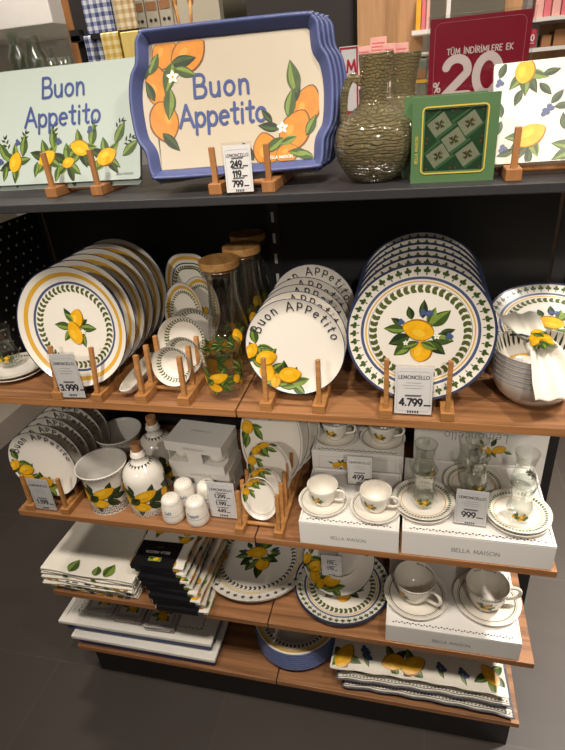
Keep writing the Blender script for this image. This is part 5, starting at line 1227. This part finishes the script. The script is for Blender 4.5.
def cushion(label, x, y, z, rz, W, D, H, kind, seed):
    t = thing('cushion', label, 'cushion', (x, y, z), (0, 0, rz), 'flat cushions on the lowest level'); mb = MB()
    def fn(a, b, side=1, off=0):
        u, v = 2 * a - 1, 2 * b - 1; e = max(0, (1 - abs(u) ** 5)) ** .5 * max(0, (1 - abs(v) ** 4)) ** .5
        px = W / 2 * u * (1 - .02 * cos(v * 2)); py = D / 2 + D / 2 * v * (1 - .035 * (1 - u * u))
        wob = .0012 * sin(u * 13 + seed * 2 + v * 3) + .0007 * sin(u * 29 + v * 11 + seed)
        return (px, py + .0013 * sin(u * 17 + seed) * abs(v), H / 2 + side * (H / 2) * e * .96 + wob * (.4 + .6 * e) * (1 if side > 0 else .15) + off * side + .0032)
    top = lambda a, b: fn(a, b * b, 1)
    if kind == 'lemon': m = 'linen'
    else:
        def m(a, b):
            q = int(b * 84) % 10; return 'linen_stripe' if q in (0, 1, 6) else ('linen_cream' if q == 8 else 'linen')
    mb.grid(top, 72, 84, m); mb.grid(lambda a, b: fn(1 - a, b, -1), 40, 20, 'linen' if kind == 'lemon' else 'linen_stripe')
    sf = lambda u, v, h: fn(u / W + .5, v / D, 1, h); d = []; rnd = random.Random(seed)
    if kind == 'lemon':
        for x_, y_, an, L in ((-.188, .030, 65, .062), (-.058, .030, 200, .056), (-.008, .028, 30, .060), (.10, .12, 80, .055), (-.12, .16, 20, .058), (.02, .17, 100, .058), (.185, .04, 130, .05)):
            for j in range(4): d += leaf(x_, y_, an + 80 + 65 * j, .05, .022, ('leaf', 'leaf_light', 'leaf_dark', 'leaf')[j])
            d += lemon(x_, y_, an, L, L * .78, 2)
        for x_, y_ in ((-.135, .035), (-.142, .05), (.055, .035), (.11, .03), (.03, .10)): d += berries(x_, y_, .0055) + berries(x_ + .01, y_ - .008, .005) + leaf(x_, y_, 300, .03, .012, 'leaf_light')
    else:
        for r in range(6):
            yy = D * ((10 * r + 4) / 84) ** 2
            for j in range(46): d += leaf(-W / 2 + .012 + (W - .024) * j / 45, yy, 0, .0072, .0012 + .0016 * r, 'print_black', 0, False) if r < 6 else []
    mb.decal(d, sf, .0006, clip=lambda u, v: abs(u) < W / 2 - .003 and .002 < v < D - .003); mb.obj('cover', t)
    p = MB(); pts = [fn(k / 40, 0, 1) for k in range(41)] + [fn(1, k / 24, 1) for k in range(1, 25)] + [fn(1 - k / 40, 1, 1) for k in range(1, 41)] + [fn(0, 1 - k / 24, 1) for k in range(1, 25)]
    p.tube(pts, .0028, 'linen' if kind == 'lemon' else 'linen_stripe', 6); p.obj('piping', t)
    return t
cushion('flat cushion with grey stripes and leaf rows, lowest of three', .402, .006, ZD, rad(-.5), .428, .33, .028, 'stripe', 1)
cushion('flat cushion with grey stripes and leaf rows, middle of three', .390, .012, ZD + .0275, rad(.5), .435, .32, .028, 'stripe', 4)
cushion('flat white cushion printed with lemons, on top of the striped ones', .376, .018, ZD + .055, rad(0), .442, .32, .040, 'lemon', 7)

# ------------------------------------------------------------------ the shop behind
def block(name, label, cat, x0, x1, y0, y1, z0, z1, m, bevel=.003, group=None):
    b = MB(); b.box(x0, x1, y0, y1, z0, z1, m); return tag(b.obj(name, bevel=bevel), label, cat, group)
pw = MB(); pw.box(-2.4, -.62, 2.1, 2.16, 0, 2.6, 'shop_wall'); struct(pw.obj('wall_partition'))
ww = MB(); ww.box(.055, .33, 1.9, 1.96, 0, 2.6, 'wall_wood'); struct(ww.obj('wall_wood_panel'))
block('dark_cabinet', 'tall dark cabinet in the background behind the blue-rimmed trays', 'cabinet', -.46, .03, 2.0, 2.4, 0, 2.4, 'shop_dark')
# white unit with glassware, top left
wu = thing('wall_shelf', 'white shelf unit in the background at the upper left, holding clear glassware', 'shelf', (-1.4, 1.3, 0))
b = MB(); b.box(-.5, .385, 0, .55, 1.916, 2.05, 'shelf_white'); b.obj('upper_board', wu, bevel=.003)
b = MB(); b.box(-.5, .40, -.02, .55, 1.66, 1.70, 'shelf_white'); b.obj('lower_board', wu, bevel=.003)
b = MB(); b.box(-.5, .40, .55, .57, 0, 2.05, 'shelf_white'); b.obj('back_board', wu)
def glass_item(x, y, z, R, H, label):
    t = MB(); o = [(0, 0), (R * .8, 0), (R, .01), (R, H * .62), (R * .55, H * .78), (R * .5, H * .95), (R * .58, H)]
    t.lathe([(r, zz, 'pale_glass') for r, zz in o] + [(max(r - .004, 0), max(zz, .008), 'pale_glass') for r, zz in o[::-1]], 24)
    return tag(t.obj('glass_bottle', loc=(x, y, z)), label, 'bottle', 'glassware on the white wall shelf')
gl = [(-1.225, 1.33, .036, .205), (-1.150, 1.32, .036, .185), (-1.19, 1.42, .034, .20), (-1.28, 1.40, .036, .215), (-1.105, 1.38, .026, .15)]
nm = ('at the front left', 'at the front, nearest the cutting boards', 'behind the front pair', 'at the far left, the tallest', 'at the right end, the smallest')
for (x, y, R, H), n in zip(gl, nm): glass_item(x, y, 1.70, R, H, 'pale clear glass bottle on the white wall shelf, %s' % n)
for k, (x, y) in enumerate(((-1.085, 1.33), (-1.055, 1.36), (-1.025, 1.34))):
    b = MB(); b.lathe([(0, 0, 'pale_glass'), (.014, 0, 'pale_glass'), (.017, .11, 'pale_glass'), (.0155, .11, 'pale_glass'), (.013, .008, 'pale_glass'), (0, .006, 'pale_glass')], 20)
    tag(b.obj('small_glass', loc=(x, y, 1.70)), 'small clear glass on the right end of the white wall shelf, %s of three' % ('left', 'middle', 'right')[k], 'glass', 'small glasses on the white wall shelf')
# ladder rail and hanging towels
block('wooden_post', 'upright wooden post in the background, left of the hanging checked towels', 'post', -.872, -.838, 1.15, 1.185, 0, 2.5, 'beech', .003)
tr = thing('towel_rail', 'black metal towel rail behind the cutting boards, holding checked towels', 'rail', (-.68, 1.12, 0))
b = MB(); b.box(-.145, -.085, -.0, .03, 0, 2.4, 'shop_dark'); b.obj('upright_bar', tr)
b = MB(); b.box(-.15, .125, -.03, -.015, 1.832, 1.848, 'black_metal'); b.obj('cross_bar', tr)
b = MB(); b.box(-.15, .125, .015, .03, 2.02, 2.04, 'black_metal'); b.obj('upper_bar', tr)
b = MB(); b.box(-.15, -.115, -.03, .0, 1.83, 1.865, 'black_metal'); b.obj('bracket', tr)
def hang(label, x0, x1, y, z0, z1, m, seed):
    mb = MB(); f = lambda a, b, s=0: (x0 + (x1 - x0) * a, y + .004 * sin(a * 16 + seed) * (1 - b * .6) + s, z0 + (z1 - z0) * b)
    mb.grid(f, 24, 10, m); mb.grid(lambda a, b: f(1 - a, b, .012), 24, 10, m)
    mb.grid(lambda a, b: (f(a, 1, 0)[0], f(a, 1, 0)[1] + .012 * b, z1 + .004 * sin(pi * b)), 24, 3, m)
    return tag(mb.obj('hanging_towel'), label, 'towel', 'towels hanging on the background rail')
hang('blue checked towel hanging on the rail beside the wooden post', -.766, -.664, 1.10, 1.60, 2.045, 'gingham_blue', 0)
hang('beige checked towel hanging next to the blue one', -.657, -.585, 1.105, 1.60, 2.045, 'gingham_beige', 2)
hang('yellow checked towel folded over the lower rail', -.712, -.645, 1.078, 1.52, 1.842, 'gingham_yellow', 1)
hang('plain pale yellow towel folded over the lower rail', -.640, -.555, 1.080, 1.52, 1.838, 'yellow_cloth', 3)
hang('dark blue checked towel edge behind the bracket', -.775, -.752, 1.082, 1.52, 1.84, 'gingham_blue', 5)
# packets and wooden utensils
for k in range(3):
    t = thing('paper_packet', 'cream paper packet with dark print behind the tray top, %s of three' % ('left', 'middle', 'right')[k], 'packet', (-.665 + .052 * k, 1.3, 1.80), (0, 0, 0), 'paper packets in the background')
    b = MB(); b.box(-.024, .024, 0, .02, 0, .15, 'pink_card' if k == 9 else 'swatch'); fn = lambda u, v, h: (u, -h, v)
    b.decal(disc(-.008, .085, .006, 'print_black', 0, 10) + disc(.010, .085, .006, 'print_black', 0, 10) + [('brown_box', [(-.02, .115), (.02, .115), (.02, .14), (-.02, .14)], 1)], fn, .0006); b.obj('paper_bag', t, bevel=.002)
block('packet_shelf', 'dark background shelf under the paper packets and wooden utensils', 'shelf', -.72, -.44, 1.28, 1.5, 1.77, 1.80, 'shop_dark')
for k in range(2):
    b = MB(); b.tube([(0, 0, 0), (.004, 0, .07), (.008, 0, .13)], [.006, .006, .007], 'lid_wood', 10)
    b.lathe([(0, -.03, 'lid_wood'), (.010, -.022, 'lid_wood'), (.016, 0, 'lid_wood'), (.012, .02, 'lid_wood'), (0, .03, 'lid_wood')], 18, Matrix.Translation((.008, 0, .145)) @ Matrix.Scale(.45, 4, (0, 1, 0)))
    tag(b.obj('wooden_spoon', loc=(-.517 + .03 * k, 1.32, 1.80), rot=(0, rad(-10 + 14 * k), 0)), 'pale wooden spoon standing in the background left of the dark cabinet, %s one' % ('left', 'right')[k], 'spoon', 'wooden spoons in the background')
# behind the jugs
t = thing('small_poster', 'narrow white and red notice standing between the trays and the glass jug', 'notice', (.148, .75, 1.50), (0, 0, rad(-4)))
rs_ = thing('rear_counter', 'dark counter on the far side of the shelving, under the small poster and the tin', 'counter', (.22, .72, 0)); b = MB(); b.box(-.16, .22, 0, .36, 1.47, 1.50, 'shop_dark'); b.obj('counter_top', rs_, bevel=.002); b = MB(); b.box(-.15, .21, .02, .34, 0, 1.47, 'shop_dark'); b.obj('counter_body', rs_)
b = MB(); b.box(-.024, .024, 0, .003, .05, .222, 'paper'); fn = lambda u, v, h: (u, -h, v)
b.ribbon([[(-.021, .054), (.021, .054), (.021, .218), (-.021, .218), (-.021, .054)]], fn, .004, 'red_sign', .0004); b.ribbon(text('M', .006, .165, .026), fn, .005, 'red_sign', .0004)
b.decal([('red_sign', [(-.02, .055), (.02, .055), (.02, .075), (-.02, .075)], 1)], fn, .0004); b.obj('notice_card', t)
b = MB(); b.box(-.024, .024, -.02, .03, 0, .05, 'clear_glass'); b.obj('clear_foot', t)
sh = thing('background_counter', 'low pale counter in the background behind the jugs and sale sign', 'counter', (.25, 1.62, 0))
b = MB(); b.box(-.22, .36, 0, .25, 1.60, 1.64, 'shelf_white'); b.obj('counter_top', sh, bevel=.003)
b = MB(); b.box(-.20, .35, .02, .24, 0, 1.60, 'wall_wood'); b.obj('counter_body', sh)
for k, (x0, x1, z1, y) in enumerate(((.070, .130, 1.752, 1.70), (.122, .188, 1.780, 1.74), (.176, .226, 1.752, 1.68), (.222, .276, 1.750, 1.69))):
    b = MB(); b.box(x0, x1, y, y + .012, 1.64, z1, 'pink_card'); fn = lambda u, v, h, y=y: (u, y - h, v)
    b.ribbon([[(x0 + .008, z1 - .02 - .012 * j), (x1 - .01, z1 - .02 - .012 * j)] for j in range(3)], fn, .003, 'pink', .0006)
    tag(b.obj('pink_card', bevel=.001), 'pale pink card in the background above the jugs, %s of four' % ('first from the left', 'second and tallest', 'third from the left', 'rightmost')[k], 'card', 'pink cards in the background')
bs = thing('book_shelf', 'white background shelf with coloured books, seen left of the sale sign', 'shelf', (.315, 1.75, 0))
b = MB(); b.box(-.03, .10, 0, .14, 1.774, 1.789, 'shelf_white'); b.obj('board', bs)
b = MB(); b.box(.10, .115, 0, .14, 1.64, 2.1, 'shelf_white'); b.obj('side', bs)
for k, (x, w_, m, c) in enumerate(((.300, .019, 'yellow_book', 'yellow'), (.322, .015, 'pink', 'pink'), (.340, .013, 'pink_card', 'pale pink'))):
    block('book', '%s book upright on the small white background shelf left of the sale sign' % c, 'book', x, x + w_, 1.76, 1.86, 1.789, 1.93, m, .002, 'books left of the sale sign')
t = thing('tin_box', 'grey green tin with a picture label, in the background behind the green box', 'tin', (.318, 1.0, 1.50))
b = MB(); b.box(-.030, .030, 0, .05, .08, .185, 'tin_grey'); fn = lambda u, v, h: (u, -h, v)
b.decal([('brown_box', [(-.014, .132), (.022, .132), (.022, .155), (-.014, .155)], 0), ('yellow_band', [(-.03, .120), (.028, .120), (.028, .129), (-.03, .129)], 1)], fn, .0004); b.obj('tin_body', t, bevel=.008)
b = MB(); b.box(-.031, .031, -.001, .051, .185, .197, 'swatch'); b.obj('tin_lid', t, bevel=.004)
b = MB(); b.box(-.05, .05, -.02, .08, 0, .08, 'brown_box'); b.obj('box_base', t)
b = MB(); b.lathe([(.013, -.003, 'rose'), (.017, 0, 'rose'), (.013, .003, 'rose'), (.011, 0, 'rose'), (.013, -.003, 'rose')], 24, Matrix.Rotation(rad(90), 4, 'X'))
b.tube([(0, 0, -.016), (0, 0, -.118)], .003, 'rose', 8); b.lathe([(0, -.12, 'rose'), (.015, -.12, 'rose'), (.015, -.117, 'rose'), (0, -.117, 'rose')], 20)
tag(b.obj('pink_ring', loc=(.268, .9, 1.62)), 'small pink ring ornament on a stem, in the background beside the jug neck', 'ornament')
# right-hand shelving
rs = thing('display_shelves', 'white background shelving to the right of the sale sign, holding books and boxes', 'shelving', (.80, 1.5, 0))
for z in (1.775, 1.686, 1.55):
    b = MB(); b.box(-.17, .40, 0, .26, z - .012, z, 'shelf_white'); b.obj('shelf_board', rs)
b = MB(); b.box(-.17, .40, .26, .275, 0, 2.2, 'wall_wood'); b.obj('back_board', rs)
b = MB(); b.box(.40, .415, 0, .275, 0, 2.2, 'shelf_white'); b.obj('side_board', rs)
for k, (x, w_, m, c) in enumerate(((.672, .018, 'grey_item', 'grey'), (.700, .026, 'pink_card', 'pale pink'), (.728, .022, 'pink', 'pink'), (.754, .026, 'pink_card', 'light pink'), (.784, .024, 'pink', 'deep pink'))):
    block('book', '%s book right of the sale sign, number %s from the left' % (c, ('one', 'two', 'three', 'four', 'five')[k]), 'book', x, x + w_, 1.51, 1.62, 1.775, 1.90, m, .002, 'books right of the sale sign')
block('grey_box', 'grey box on the background shelf right of the sale sign, behind the red ticket', 'box', .680, .730, 1.56, 1.66, 1.686, 1.760, 'grey_item')
for k, (x0, x1, z1) in enumerate(((.738, .768, 1.722), (.776, .815, 1.735))): block('brown_box', 'small brown box on the background shelf, %s of two beside the red ticket' % ('left', 'right')[k], 'box', x0, x1, 1.53, 1.62, 1.686, z1, 'brown_box', .002, 'brown boxes on the background shelf')
t = MB(); t.box(.676, .712, 1.498, 1.502, 1.690, 1.742, 'red_sign'); fn = lambda u, v, h: (.694 + u, 1.498 - h, 1.70 + v)
t.ribbon(text('20', 0, .008, .018, .05), fn, .0035, 'paper', .0005); t.ribbon([[(-.012, .001), (.012, .001)]], fn, .002, 'paper', .0005)
tag(t.obj('price_ticket'), 'small red ticket reading 20 on the background shelf at the right edge', 'ticket')
